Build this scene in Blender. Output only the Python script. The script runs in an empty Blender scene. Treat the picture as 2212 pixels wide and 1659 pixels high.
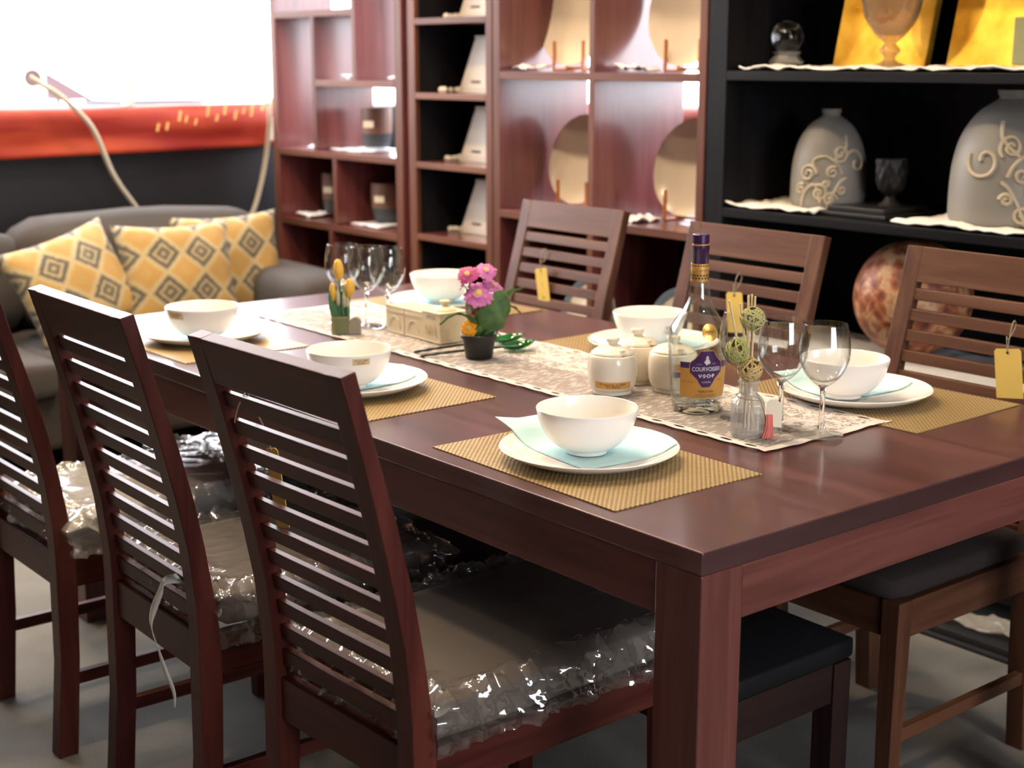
import bpy, bmesh, math, random
from mathutils import Vector, Matrix, noise
SC = bpy.context.scene
COL = SC.collection
PI = math.pi
R_ = math.radians

# ------------------------------------------------------------------ camera
cam = bpy.data.cameras.new('camera')
cam.sensor_width = 36.0
cam.lens = 3132.0 / 2212.0 * 36.0
cam.clip_start = 0.02
cam.clip_end = 300
co = bpy.data.objects.new('camera', cam)
COL.objects.link(co)
RX, RD, RF = Vector((0.77662347, -0.62996506, 0)), Vector((-0.13712626, -0.16904981, -0.9760218)), Vector((0.61485963, 0.75800144, -0.21767281))
co.matrix_world = Matrix(((RX.x, -RD.x, -RF.x, -1.344), (RX.y, -RD.y, -RF.y, -1.257), (RX.z, -RD.z, -RF.z, 1.396), (0, 0, 0, 1)))
cam.dof.use_dof = True
cam.dof.focus_distance = 2.35
cam.dof.aperture_fstop = 4.3
SC.camera = co

# ------------------------------------------------------------------ world, render look
SC.view_settings.view_transform = 'Standard'
SC.view_settings.look = 'None'
SC.view_settings.gamma = 1.0
SC.view_settings.use_curve_mapping = False
SC.view_settings.exposure = 0.35
cy = SC.cycles
cy.use_denoising = True
cy.max_bounces = 14
cy.diffuse_bounces = 5
cy.glossy_bounces = 5
cy.transmission_bounces = 10
cy.transparent_max_bounces = 40
cy.caustics_reflective = False
cy.caustics_refractive = False
cy.sample_clamp_indirect = 6.0

w = bpy.data.worlds.new('sky')
SC.world = w
w.use_nodes = True
bg = w.node_tree.nodes['Background']
bg.inputs[0].default_value = (0.92, 0.93, 1.0, 1)
bg.inputs[1].default_value = 12.5


def portal(loc, rot, sx, sy):
    l = bpy.data.lights.new('window_portal', 'AREA')
    l.shape = 'RECTANGLE'
    l.size, l.size_y = sx, sy
    l.cycles.is_portal = True
    o = bpy.data.objects.new('window_portal', l)
    o.location, o.rotation_euler = loc, rot
    COL.objects.link(o)


WALL_Y, WALL_X, WALL_F, WALL_L, CEIL = 4.42, 2.92, -3.6, -3.6, 3.0
SILL = 1.20
portal((1.11, WALL_Y - 0.02, 1.99), (R_(-90), 0, 0), 3.6, 1.6)
portal((WALL_X - 0.02, 1.7, 1.99), (0, R_(90), 0), 1.6, 5.4)
portal((-0.2, WALL_F + 0.02, 1.55), (R_(90), 0, 0), 2.0, 1.5)


# ------------------------------------------------------------------ materials
MATS = {}


def mat(name, color=(.5, .5, .5), rough=.5, metal=0.0, spec=.5, coat=0.0, trans=0.0, ior=1.45, sheen=0.0, emit=None, estr=0.0, sss=0.0, coat_rough=.1):
    if name in MATS:
        return MATS[name]
    m = bpy.data.materials.new(name)
    m.use_nodes = True
    b = m.node_tree.nodes['Principled BSDF']
    b.inputs['Base Color'].default_value = (*color, 1)
    b.inputs['Roughness'].default_value = rough
    b.inputs['Metallic'].default_value = metal
    b.inputs['Specular IOR Level'].default_value = spec
    b.inputs['Coat Weight'].default_value = coat
    b.inputs['Coat Roughness'].default_value = coat_rough
    b.inputs['Transmission Weight'].default_value = trans
    b.inputs['IOR'].default_value = ior
    b.inputs['Sheen Weight'].default_value = sheen
    if sss:
        b.inputs['Subsurface Weight'].default_value = sss
        b.inputs['Subsurface Radius'].default_value = (.01, .008, .006)
    if emit:
        b.inputs['Emission Color'].default_value = (*emit, 1)
        b.inputs['Emission Strength'].default_value = estr
    MATS[name] = m
    return m


class NT:
    def __init__(s, m):
        s.t = m.node_tree
        s.b = s.t.nodes.get('Principled BSDF')

    def n(s, typ, **kw):
        nd = s.t.nodes.new(typ)
        for k, v in kw.items():
            if k.startswith('i_'):
                key = k[2:]
                key = int(key) if key.isdigit() else key.replace('_', ' ')
                inp = nd.inputs[key]
                if hasattr(v, 'is_output'):
                    s.t.links.new(v, inp)
                else:
                    inp.default_value = v
            else:
                setattr(nd, k, v)
        return nd

    def math(s, op, a, b=0.0, c=None, clamp=False):
        nd = s.t.nodes.new('ShaderNodeMath')
        nd.operation = op
        nd.use_clamp = clamp
        for i, v in enumerate((a, b) if c is None else (a, b, c)):
            if hasattr(v, 'is_output'):
                s.t.links.new(v, nd.inputs[i])
            else:
                nd.inputs[i].default_value = v
        return nd.outputs[0]

    def ramp(s, fac, stops):
        nd = s.t.nodes.new('ShaderNodeValToRGB')
        el = nd.color_ramp.elements
        while len(el) > 2:
            el.remove(el[-1])
        for i, (p, c) in enumerate(stops):
            e = el[i] if i < 2 else el.new(p)
            e.position = p
            e.color = (*c, 1)
        s.t.links.new(fac, nd.inputs[0])
        return nd.outputs[0]

    def link(s, a, b):
        s.t.links.new(a, b)

    def obj_coord(s, scale=(1, 1, 1), rot=(0, 0, 0), loc=(0, 0, 0)):
        tc = s.t.nodes.new('ShaderNodeTexCoord')
        mp = s.t.nodes.new('ShaderNodeMapping')
        mp.inputs['Scale'].default_value = scale
        mp.inputs['Rotation'].default_value = rot
        mp.inputs['Location'].default_value = loc
        s.link(tc.outputs['Object'], mp.inputs['Vector'])
        return mp.outputs[0]

    def bump(s, h, strength=.3, dist=.002):
        nd = s.n('ShaderNodeBump', i_Strength=strength, i_Distance=dist)
        s.link(h, nd.inputs['Height'])
        s.link(nd.outputs[0], s.b.inputs['Normal'])


def wood(name, axis, dark, mid, light, rough=.40, coat=.0, scale=1.0, coat_rough=.2, spec=.32):
    if name in MATS:
        return MATS[name]
    m = mat(name, mid, rough, coat=coat, coat_rough=coat_rough, spec=spec)
    t = NT(m)
    a, c = 1.6 * scale, 26 * scale
    sc = [c, c, c]
    sc['xyz'.index(axis)] = a
    v = t.obj_coord(tuple(sc))
    n1 = t.n('ShaderNodeTexNoise', i_Vector=v, i_Scale=1.0, i_Detail=6.0, i_Roughness=.62, i_Distortion=.5)
    sc2 = [3.2, 3.2, 3.2]
    sc2['xyz'.index(axis)] = .8
    v2 = t.obj_coord(tuple(sc2))
    n2 = t.n('ShaderNodeTexNoise', i_Vector=v2, i_Scale=1.0, i_Detail=2.0)
    f = t.math('MULTIPLY_ADD', n1.outputs[0], .65, t.math('MULTIPLY', n2.outputs[0], .45))
    col = t.ramp(f, [(.36, dark), (.56, mid), (.74, light)])
    t.link(col, t.b.inputs['Base Color'])
    r = t.math('MULTIPLY_ADD', n1.outputs[0], .16, rough - .08)
    t.link(r, t.b.inputs['Roughness'])
    t.bump(n1.outputs[0], .06, .001)
    return m


WD = ((.03, .0065, .005), (.066, .0145, .0105), (.11, .028, .019))
WOOD = {a: wood('mahogany_' + a, a, *WD, spec=.2) for a in 'xyz'}
TD = ((.042, .0105, .009), (.095, .028, .023), (.16, .054, .043))
TWOOD = {a: wood('table_mahogany_' + a, a, *TD, rough=.36, coat=.15, coat_rough=.2) for a in 'xyz'}
TOPWOOD = wood('table_top_mahogany', 'y', (.042, .0125, .011), (.082, .026, .023), (.125, .046, .04), rough=.42, coat=.6, coat_rough=.17)  # muted tone puts the hazy sheen on the top into the colour
SD = ((.075, .018, .017), (.14, .036, .034), (.2, .062, .056))
SWOOD = {a: wood('shelf_mahogany_' + a, a, *SD, rough=.3, coat=1.0, coat_rough=.22) for a in 'xyz'}
EWOOD = {a: wood('shelf_edge_mahogany_' + a, a, (.05, .016, .0075), (.105, .035, .0165), (.155, .06, .03), rough=.55, coat=0.0) for a in 'xyz'}
FWOOD = {a: wood('lit_brown_mahogany_' + a, a, (.045, .016, .008), (.102, .042, .022), (.155, .074, .041), rough=.42) for a in 'xyz'}  # far-chair copy of the mahogany; warm lamplight partly put into its colour
BWOOD = {a: wood('black_stained_wood_' + a, a, (.004, .004, .005), (.008, .008, .0095), (.014, .013, .014), rough=.5, coat=0.0, spec=.12) for a in 'xyz'}

M_PORC = mat('glazed_porcelain', (.86, .84, .79), .09, coat=.3)
M_NAP = mat('blue_paper_napkin', (.53, .77, .80), .9)
M_BLACKPOT = mat('black_plastic', (.012, .012, .013), .45)
M_WALL = mat('painted_wall', (.42, .39, .36), .8)
M_BLACKWALL = mat('black_painted_board', (.012, .013, .016), .45)
M_CEIL = mat('ceiling_paint', (.55, .52, .48), .9)
M_FLOOR = mat('grey_carpet', (.2, .2, .19), .95)
t = NT(M_FLOOR)
v = t.obj_coord((1, 1, 1))
n1 = t.n('ShaderNodeTexNoise', i_Vector=v, i_Scale=260.0, i_Detail=3.0)
n2 = t.n('ShaderNodeTexNoise', i_Vector=v, i_Scale=5.0, i_Detail=4.0)
t.link(t.ramp(t.math('MULTIPLY_ADD', n1.outputs[0], .5, t.math('MULTIPLY', n2.outputs[0], .5)), [(.35, (.13, .126, .112)), (.65, (.21, .204, .182))]), t.b.inputs['Base Color'])
t.bump(n1.outputs[0], .5, .002)


def thin_glass(name, tint=(1, 1, 1), f0=.04, edge=.9, rough=.0, body=0.0, body_col=(.8, .8, .8)):
    if name in MATS:
        return MATS[name]
    m = bpy.data.materials.new(name)
    m.use_nodes = True
    tr = m.node_tree
    tr.nodes.clear()
    t = NT.__new__(NT)
    t.t = tr
    t.b = None
    out = tr.nodes.new('ShaderNodeOutputMaterial')
    gl = t.n('ShaderNodeBsdfGlossy', i_Color=(1, 1, 1, 1), i_Roughness=rough)
    tp = t.n('ShaderNodeBsdfTransparent')
    lw = t.n('ShaderNodeLayerWeight', i_Blend=.5)
    p = t.math('POWER', lw.outputs['Facing'], 4.5)
    fac = t.math('MULTIPLY_ADD', p, edge - f0, f0)
    # glass absorbs a little more where the wall is seen edge-on
    mixc = t.n('ShaderNodeMix', data_type='RGBA', i_0=t.math('POWER', lw.outputs['Facing'], 3.0))
    mixc.inputs[6].default_value = (*tint, 1)
    mixc.inputs[7].default_value = (tint[0] * .45, tint[1] * .46, tint[2] * .46, 1)
    t.link(mixc.outputs[2], tp.inputs[0])
    mx = t.n('ShaderNodeMixShader')
    t.link(fac, mx.inputs[0])
    t.link(tp.outputs[0], mx.inputs[1])
    t.link(gl.outputs[0], mx.inputs[2])
    last = mx.outputs[0]
    if body:
        df = t.n('ShaderNodeBsdfDiffuse', i_Color=(*body_col, 1))
        m2 = t.n('ShaderNodeMixShader', i_0=body)
        t.link(last, m2.inputs[1])
        t.link(df.outputs[0], m2.inputs[2])
        last = m2.outputs[0]
    t.link(last, out.inputs[0])
    MATS[name] = m
    return m


M_GLASS = thin_glass('wine_glass', (.985, .99, .985))
M_SOLID = mat('clear_solid_glass', (1, 1, 1), .0, trans=1.0, ior=1.47)
M_BOTTLE = thin_glass('bottle_glass', (.96, .975, .955), f0=.05)
M_BOTTLEB = mat('bottle_thick_glass', (.93, .97, .92), .0, trans=1.0, ior=1.47)
M_FROST = thin_glass('ribbed_bottle_glass', (.93, .94, .93), f0=.06, body=.12, body_col=(.8, .8, .78))
M_PLASTIC = thin_glass('clear_plastic_film', (.94, .94, .93), f0=.12, edge=.85, rough=.06, body=.03, body_col=(.8, .78, .72))
M_PLASTIC2 = thin_glass('pale_plastic_film', (.9, .89, .86), f0=.12, edge=.8, rough=.14, body=.22, body_col=(.82, .8, .74))
M_PANE = thin_glass('window_pane', (.99, .99, .99), f0=.03, edge=.3)
M_GREEN = thin_glass('green_translucent_acrylic', (.02, .42, .1), f0=.06, body=.25, body_col=(.005, .16, .03))


# ------------------------------------------------------------------ mesh helpers
def bm_new():
    return bmesh.new()


def obj(name, bm, m=None, parent=None, smooth=None, bevel=0.0, subsurf=0, loc=None, rot=None, recalc=True):
    me = bpy.data.meshes.new(name)
    if recalc:
        bmesh.ops.recalc_face_normals(bm, faces=bm.faces)
    bm.to_mesh(me)
    bm.free()
    o = bpy.data.objects.new(name, me)
    COL.objects.link(o)
    for mm in (m if isinstance(m, (list, tuple)) else [m]):
        if mm:
            me.materials.append(mm)
    if smooth is not None:
        for p in me.polygons:
            p.use_smooth = True
        me.set_sharp_from_angle(angle=R_(smooth))
    if bevel:
        md = o.modifiers.new('bevel', 'BEVEL')
        md.width = bevel
        md.segments = 2
        md.limit_method = 'ANGLE'
        md.angle_limit = R_(40)
    if subsurf:
        md = o.modifiers.new('sub', 'SUBSURF')
        md.levels = md.render_levels = subsurf
    if parent:
        o.parent = parent
    if loc is not None:
        o.location = loc
    if rot is not None:
        o.rotation_euler = rot
    return o


def tag(o, label, cat, group=None):
    o['label'] = label
    o['category'] = cat
    if group:
        o['group'] = group
    return o


def thing(name, label, cat, loc=(0, 0, 0), rz=0.0, group=None):
    o = bpy.data.objects.new(name, None)
    o.empty_display_size = .05
    COL.objects.link(o)
    o.location = loc
    o.rotation_euler = (0, 0, rz)
    return tag(o, label, cat, group)


def struct(name, bm, m, parent=None, **kw):
    o = obj(name, bm, m, parent, **kw)
    if not parent:
        o['kind'] = 'structure'
    return o


def dup(root, loc, rz, label, group=None):
    r = root.copy()
    COL.objects.link(r)
    r.location = loc
    r.rotation_euler = (0, 0, rz)
    r['label'] = label
    if group:
        r['group'] = group
    for ch in list(root.children):
        c = ch.copy()
        COL.objects.link(c)
        c.parent = r
        for g in ch.children:
            d = g.copy()
            COL.objects.link(d)
            d.parent = c
    return r


def box(bm, x0, x1, y0, y1, z0, z1, mi=0):
    vs = [bm.verts.new(p) for p in ((x0, y0, z0), (x1, y0, z0), (x1, y1, z0), (x0, y1, z0), (x0, y0, z1), (x1, y0, z1), (x1, y1, z1), (x0, y1, z1))]
    for f in ((0, 3, 2, 1), (4, 5, 6, 7), (0, 1, 5, 4), (1, 2, 6, 5), (2, 3, 7, 6), (3, 0, 4, 7)):
        fc = bm.faces.new([vs[i] for i in f])
        fc.material_index = mi


def bx(*a):
    bm = bm_new()
    box(bm, *a)
    return bm


def prism(bm, poly, a0, a1, axis='y', mi=0):
    """poly in the two other axes (in xyz order), extruded along axis"""
    def P(p, a):
        return {'y': (p[0], a, p[1]), 'x': (a, p[0], p[1]), 'z': (p[0], p[1], a)}[axis]
    A = [bm.verts.new(P(p, a0)) for p in poly]
    B = [bm.verts.new(P(p, a1)) for p in poly]
    n = len(poly)
    fs = [bm.faces.new(A), bm.faces.new(B[::-1])]
    for i in range(n):
        fs.append(bm.faces.new((A[i], A[(i + 1) % n], B[(i + 1) % n], B[i])))
    for f in fs:
        f.material_index = mi


def tube(bm, pts, r, seg=8, cap=True, flat=1.0, mi=0):
    pts = [Vector(p) for p in pts]
    n = len(pts)
    rs = r if isinstance(r, (list, tuple)) else [r] * n
    rings = []
    ref = Vector((0.13, 0.21, 1)).normalized()
    for i, p in enumerate(pts):
        d = (pts[min(i + 1, n - 1)] - pts[max(i - 1, 0)])
        d = d.normalized() if d.length > 1e-9 else Vector((0, 0, 1))
        u = ref - d * ref.dot(d)
        if u.length < 1e-3:
            u = Vector((1, 0, 0)) - d * d.x
        u.normalize()
        ref = u
        v_ = d.cross(u)
        rings.append([bm.verts.new(p + (u * math.cos(2 * PI * k / seg) * flat + v_ * math.sin(2 * PI * k / seg)) * rs[i]) for k in range(seg)])
    for i in range(n - 1):
        for k in range(seg):
            f = bm.faces.new((rings[i][k], rings[i][(k + 1) % seg], rings[i + 1][(k + 1) % seg], rings[i + 1][k]))
            f.material_index = mi
    if cap:
        for f in (bm.faces.new(rings[0][::-1]), bm.faces.new(rings[-1])):
            f.material_index = mi


def lathe(bm, prof, seg=48, c=(0, 0), fr=None, mi=0, closed=False):
    rings = []
    for r, z in prof:
        if r < 1e-6:
            rings.append([bm.verts.new((c[0], c[1], z))])
        else:
            ring = []
            for k in range(seg):
                a = 2 * PI * k / seg
                rr = r * (fr(a, z, r) if fr else 1)
                ring.append(bm.verts.new((c[0] + rr * math.cos(a), c[1] + rr * math.sin(a), z)))
            rings.append(ring)
    L = len(rings)
    for i in range(L if closed else L - 1):
        A, B = rings[i], rings[(i + 1) % L]
        for k in range(seg):
            k2 = (k + 1) % seg
            if len(A) == 1 and len(B) == 1:
                continue
            if len(A) == 1:
                f = bm.faces.new((A[0], B[k2], B[k]))
            elif len(B) == 1:
                f = bm.faces.new((A[k], A[k2], B[0]))
            else:
                f = bm.faces.new((A[k], A[k2], B[k2], B[k]))
            f.material_index = mi


def lat(prof, seg=48, **kw):
    bm = bm_new()
    lathe(bm, prof, seg, **kw)
    return bm


def smoothp(pts, n=6):
    """Catmull-Rom through 2D/3D points"""
    P = [Vector(p) for p in pts]
    out = []
    for i in range(len(P) - 1):
        p0, p1, p2, p3 = P[max(i - 1, 0)], P[i], P[i + 1], P[min(i + 2, len(P) - 1)]
        for k in range(n):
            s = k / n
            out.append(.5 * ((2 * p1) + (p2 - p0) * s + (2 * p0 - 5 * p1 + 4 * p2 - p3) * s * s + (3 * p1 - p0 - 3 * p2 + p3) * s ** 3))
    out.append(P[-1])
    return out


def grid(bm, nu, nv, fn, mi=0):
    V = [[bm.verts.new(fn(i / nu, j / nv)) for j in range(nv + 1)] for i in range(nu + 1)]
    for i in range(nu):
        for j in range(nv):
            f = bm.faces.new((V[i][j], V[i + 1][j], V[i + 1][j + 1], V[i][j + 1]))
            f.material_index = mi
    return V


def interp(tab, x):
    if x <= tab[0][0]:
        return tab[0][1]
    for (a, va), (b, vb) in zip(tab, tab[1:]):
        if x <= b:
            return va + (vb - va) * (x - a) / (b - a)
    return tab[-1][1]


def text_bm(s, size, sx=1.0, bold=0.0):
    """centred lettering as a flat mesh in the xy plane"""
    cu = bpy.data.curves.new('lettering', 'FONT')
    cu.body = s
    cu.size = size
    cu.align_x = 'CENTER'
    cu.align_y = 'CENTER'
    cu.offset = bold
    cu.resolution_u = 3
    o = bpy.data.objects.new('lettering', cu)
    COL.objects.link(o)
    dg = bpy.context.evaluated_depsgraph_get()
    dg.update()
    me = bpy.data.meshes.new_from_object(o.evaluated_get(dg))
    bm = bm_new()
    bm.from_mesh(me)
    bpy.data.objects.remove(o)
    bpy.data.curves.remove(cu)
    bpy.data.meshes.remove(me)
    for v_ in bm.verts:
        v_.co.x *= sx
    return bm


def join(bm, other, fn=None, mi=0):
    m = {}
    for v_ in other.verts:
        m[v_] = bm.verts.new(fn(v_.co) if fn else v_.co)
    for f in other.faces:
        nf = bm.faces.new([m[v_] for v_ in f.verts])
        nf.material_index = mi
    other.free()


def slice_x(bm, step):
    xs = [v_.co.x for v_ in bm.verts]
    x = min(xs) + step
    while x < max(xs):
        bmesh.ops.bisect_plane(bm, geom=bm.verts[:] + bm.edges[:] + bm.faces[:], plane_co=(x, 0, 0), plane_no=(1, 0, 0))
        x += step


def poly_bm(pts):
    bm = bm_new()
    bm.faces.new([bm.verts.new((p[0], p[1], 0)) for p in pts])
    return bm


def wrap_on(rfun, a0, z0, lift):
    """flat (x right, y up) -> onto a lathe surface whose outward side at angle a0 faces the viewer"""
    def f(c):
        z = z0 + c.y
        r = rfun(z)
        a = a0 + c.x / r
        rr = r + lift
        return Vector((rr * math.cos(a), rr * math.sin(a), z))
    return f

# ------------------------------------------------------------------ room shell
struct('floor', bx(WALL_L, WALL_X + .1, WALL_F, WALL_Y + .1, -.06, 0), M_FLOOR)
struct('ceiling', bx(WALL_L, WALL_X + .1, WALL_F, WALL_Y + .1, CEIL, CEIL + .08), M_CEIL)
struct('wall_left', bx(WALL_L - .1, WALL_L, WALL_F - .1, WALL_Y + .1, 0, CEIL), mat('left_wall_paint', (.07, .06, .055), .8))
bm = bm_new()
box(bm, WALL_L, WALL_X + .1, WALL_Y, WALL_Y + .1, 0, SILL - .01)
struct('wall_far', bm, M_BLACKWALL)
bm = bm_new()
box(bm, WALL_L, WALL_X + .1, WALL_Y, WALL_Y + .1, 2.8, CEIL)
struct('wall_far_lintel', bm, M_WALL)
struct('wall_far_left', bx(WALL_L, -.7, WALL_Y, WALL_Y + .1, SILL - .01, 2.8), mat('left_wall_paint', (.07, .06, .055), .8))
bm = bm_new()
box(bm, WALL_X, WALL_X + .1, WALL_F, WALL_Y - .001, 0, SILL - .01)
struct('wall_right', bm, M_BLACKWALL)
bm = bm_new()
box(bm, WALL_X, WALL_X + .1, WALL_F, WALL_Y - .001, 2.8, CEIL)
box(bm, WALL_X, WALL_X + .1, WALL_F, -1.0, SILL, 2.8)
struct('wall_right_upper', bm, M_WALL)
bm = bm_new()
for a in ((WALL_L, -1.2, 0, CEIL), (.8, WALL_X, 0, CEIL), (-1.2, .8, 0, .8), (-1.2, .8, 2.3, CEIL)):
    box(bm, a[0], a[1], WALL_F - .1, WALL_F, a[2], a[3])
struct('wall_front', bm, M_WALL)

M_FRAME = mat('white_window_frame', (.82, .8, .78), .4)


def window(name, axis, c, a0, a1, z0, z1, mull):
    """frame bars in plane axis=c, spanning a0..a1"""
    bm = bm_new()

    def b(u0, u1, za, zb, d=.03):
        if axis == 'y':
            box(bm, u0, u1, c - d, c + d, za, zb)
        else:
            box(bm, c - d, c + d, u0, u1, za, zb)
    b(a0, a1, z0, z0 + .012, .045)
    b(a0, a1, z1 - .05, z1)
    for u in [a0 + .025, *mull, a1 - .025]:
        b(u - .012, u + .012, z0 + .012, z1 - .05)
    fr = struct(name, bm, M_FRAME)
    bm = bm_new()
    d = .003
    if axis == 'y':
        box(bm, a0 + .03, a1 - .03, c - d, c + d, z0 + .012, z1 - .05)
    else:
        box(bm, c - d, c + d, a0 + .03, a1 - .03, z0 + .012, z1 - .05)
    obj('pane', bm, M_PANE, fr)
    return fr


window('window_1', 'y', WALL_Y + .05, -.7, WALL_X, SILL - .01, 2.8, [1.262, 2.35])
window('window_2', 'x', WALL_X + .05, -1.0, WALL_Y, SILL - .01, 2.8, [.3, 3.6])
window('window_3', 'y', WALL_F - .05, -1.2, .8, .8, 2.3, [-.2])

# outside: pale sunlit paving with a few things standing on it
bm = bm_new()
box(bm, -40, 60, WALL_Y + .12, 90, -.1, -.02)
box(bm, WALL_X + .12, 60, -40, WALL_Y + .12, -.1, -.02)
box(bm, -40, WALL_X + .12, -40, WALL_F - .12, -.1, -.02)
struct('ground_outside', bm, mat('pale_paving', (.62, .61, .6), .9))
bm = bm_new()
prism(bm, [(1.74, 0), (1.94, 0), (1.915, 1.5), (1.72, 1.52)], 7.0, 7.03)
o = obj('sign_board', bm, mat('white_board', (.85, .85, .84), .6), bevel=.004)
tag(o, 'white upright board with a faded red dot outside the left window', 'sign board')
bm = lat([(0, -.008), (.05, -.008), (.05, .004), (0, .004)], 24)
obj('dot', bm, mat('faded_red_print', (.05, .022, .02), .7), o, loc=(1.845, 6.992, 1.30), rot=(R_(90), 0, 0))
bm = bm_new()
A = [bm.verts.new(p) for p in ((2.09, 7.3, 1.165), (2.33, 7.3, 1.165), (2.36, 7.7, 1.17), (2.12, 7.7, 1.17))]
T = bm.verts.new((2.075, 7.4, 1.335))
for i in range(4):
    bm.faces.new((A[i], A[(i + 1) % 4], T))
bm.faces.new(A[::-1])
o = thing('pink_canopy', 'small faded pink pointed canopy seen through the left window', 'canopy')
obj('canopy_cloth', bm, mat('faded_pink_canvas', (.055, .026, .027), .8), o)
bm = bm_new()
for p in ((2.12, 7.33), (2.3, 7.33), (2.32, 7.66), (2.15, 7.66)):
    box(bm, p[0] - .012, p[0] + .012, p[1] - .012, p[1] + .012, -.02, 1.17)
obj('canopy_frame', bm, mat('grey_metal', (.1, .1, .105), .4, metal=.6), o)
bm = bm_new()
box(bm, 2.58, 3.12, 7.4, 8.0, 1.03, 1.152)
o = thing('planter', 'long low dark planter beyond the window glass', 'planter')
obj('trough', bm, mat('dark_planter', (.02, .02, .025), .6), o, bevel=.01)
obj('stand', bx(2.64, 3.06, 7.45, 7.95, -.02, 1.03), mat('white_board', (.85, .85, .84)), o)
bm = bm_new()
box(bm, .2, 1.73, 8.5, 8.62, -.02, 1.62)
o = tag(obj('fence_panel', bm, mat('grey_pink_panel', (.04, .033, .033), .8), bevel=.01), 'grey pink fence panel outside at the left edge of the window', 'fence')

# ------------------------------------------------------------------ orange banner over the sill
M_BANNER = mat('orange_banner_cloth', (.62, .075, .022), .55)
tt = NT(M_BANNER)
n = tt.n('ShaderNodeTexNoise', i_Vector=tt.obj_coord((2, 2, 14)), i_Scale=1.0, i_Detail=2.0)
tt.link(tt.ramp(n.outputs[0], [(.35, (.27, .017, .011)), (.65, (.46, .065, .02))]), tt.b.inputs['Base Color'])


def banner(name, fn, L, label):
    bm = bm_new()
    prof = [(-.055, 1.212), (.0, 1.219), (.03, 1.213), (.046, 1.18), (.05, 1.13), (.047, 1.08), (.05, 1.025)]
    nseg = int(L / .03)

    def f(u, v_):
        k = v_ * (len(prof) - 1)
        i = min(int(k), len(prof) - 2)
        s = k - i
        d = prof[i][0] * (1 - s) + prof[i + 1][0] * s
        z = prof[i][1] * (1 - s) + prof[i + 1][1] * s
        q = u * L
        wv = noise.noise((q * 2.2, z * 9, 1.7)) * .022 + noise.noise((q * 7, z * 4 + q * 3, 4.1)) * .006
        if v_ > .35:
            d += max(wv, -.03) + .004
            z -= .018 * math.sin(q * 1.1 + .6) * (v_ - .35)
        return fn(q, d, z)
    grid(bm, nseg, 18, f)
    o = obj(name, bm, M_BANNER, smooth=80)
    md = o.modifiers.new('s', 'SOLIDIFY')
    md.thickness = .002
    return tag(o, label, 'banner')


b1 = banner('cloth_banner', lambda q, d, z: (-1.5 + q, WALL_Y - .012 - max(d, -.07), z), 3.44, 'orange red cloth banner draped along the sill behind the sofa')
b2 = banner('cloth_banner', lambda q, d, z: (WALL_X - .012 - max(d, -.07), .3 + q, z), 3.7, 'orange cloth banner glimpsed on the sill behind the plate shelves')
bm = bm_new()
random.seed(4)
for k in range(13):
    x = 1.32 + k * .043 + random.uniform(-.01, .01)
    z = 1.13 + .06 * (k / 12) + random.uniform(-.02, .02)
    h = random.uniform(.02, .05)
    tube(bm, [(x, WALL_Y - .098, z), (x + .008, WALL_Y - .1, z + h)], .006, 6, flat=.5)
obj('print', bm, mat('pale_yellow_print', (.85, .55, .2), .6), b1)
bm = bm_new()
box(bm, 1.835, 1.925, WALL_Y - .1, WALL_Y - .094, 1.06, 1.16)
obj('white_patch', bm, mat('white_cloth', (.8, .77, .7), .8), b1)

# ------------------------------------------------------------------ cream cable hanging in front of the black wall
bm = bm_new()
pts = [(.79, 4.30, 1.335), (.84, 4.28, 1.30), (.90, 4.26, 1.255), (1.015, 4.27, 1.14), (1.10, 4.30, .96), (1.18, 4.32, .845), (1.25, 4.33, .765), (1.4, 4.34, .66), (1.56, 4.345, .64), (1.69, 4.34, .69), (1.745, 4.335, .755), (1.78, 4.33, .85), (1.805, 4.32, .96), (1.815, 4.30, 1.07), (1.815, 4.28, 1.16), (1.812, 4.29, 1.225)]
tube(bm, smoothp(pts, 5), .0105, 10)
tag(obj('cable', bm, mat('cream_cable', (.5, .46, .36), .5), smooth=60), 'cream cable hanging in a long loop over the banner behind the sofa', 'cable')

# ------------------------------------------------------------------ bookcases
FX, DX = 1.75, .40


def board(unit, name, x0, x1, y0, y1, z0, z1, W, ax, bev=.002):
    bm = bx(x0, x1, y0, y1, z0, z1)
    if W is SWOOD:      # lacquered broad faces, plain satin front edges
        for f in bm.faces:
            f.normal_update()
            if abs(f.normal.x) > .9:
                f.material_index = 1
        return obj(name, bm, (W[ax], EWOOD[ax]), unit, bevel=bev)
    return obj(name, bm, W[ax], unit, bevel=bev)


# left open bookcase with an irregular grid
u = thing('bookcase', 'tall open mahogany bookcase with an irregular grid, next to the window and sofa', 'bookcase')
Y0, Y1, HT = 3.20, 4.142, 2.12
DX = .28
board(u, 'side_panel', FX, FX + DX, Y0, Y0 + .045, 0, HT, SWOOD, 'z')
board(u, 'side_panel', FX, FX + DX, Y1 - .04, Y1, 0, HT, SWOOD, 'z')
for z, a, b in ((1.043, Y0 + .045, Y1 - .04), (.757, Y0 + .045, Y1 - .04), (1.322, Y0 + .045, 3.80), (1.59, 3.527, Y1 - .04), (.42, Y0 + .045, Y1 - .04), (.1, Y0 + .045, Y1 - .04), (HT, Y0 + .045, Y1 - .04), (1.86, Y0 + .045, 3.50)):
    board(u, 'shelf', FX, FX + DX, a, b, z - .026, z, SWOOD, 'y')
for y, z0, z1 in ((3.80, 1.043, 1.564), (3.504, 1.322, HT - .026), (3.66, .757, 1.017), (3.70, .42, .731)):
    board(u, 'divider', FX, FX + DX - .002, y, y + .024, z0, z1, SWOOD, 'z')
board(u, 'back_panel', FX + DX, FX + DX + .012, Y0, Y1, .05, 1.03, BWOOD, 'z')  # black sheet added to darken the lower cells

DX = .40
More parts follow.
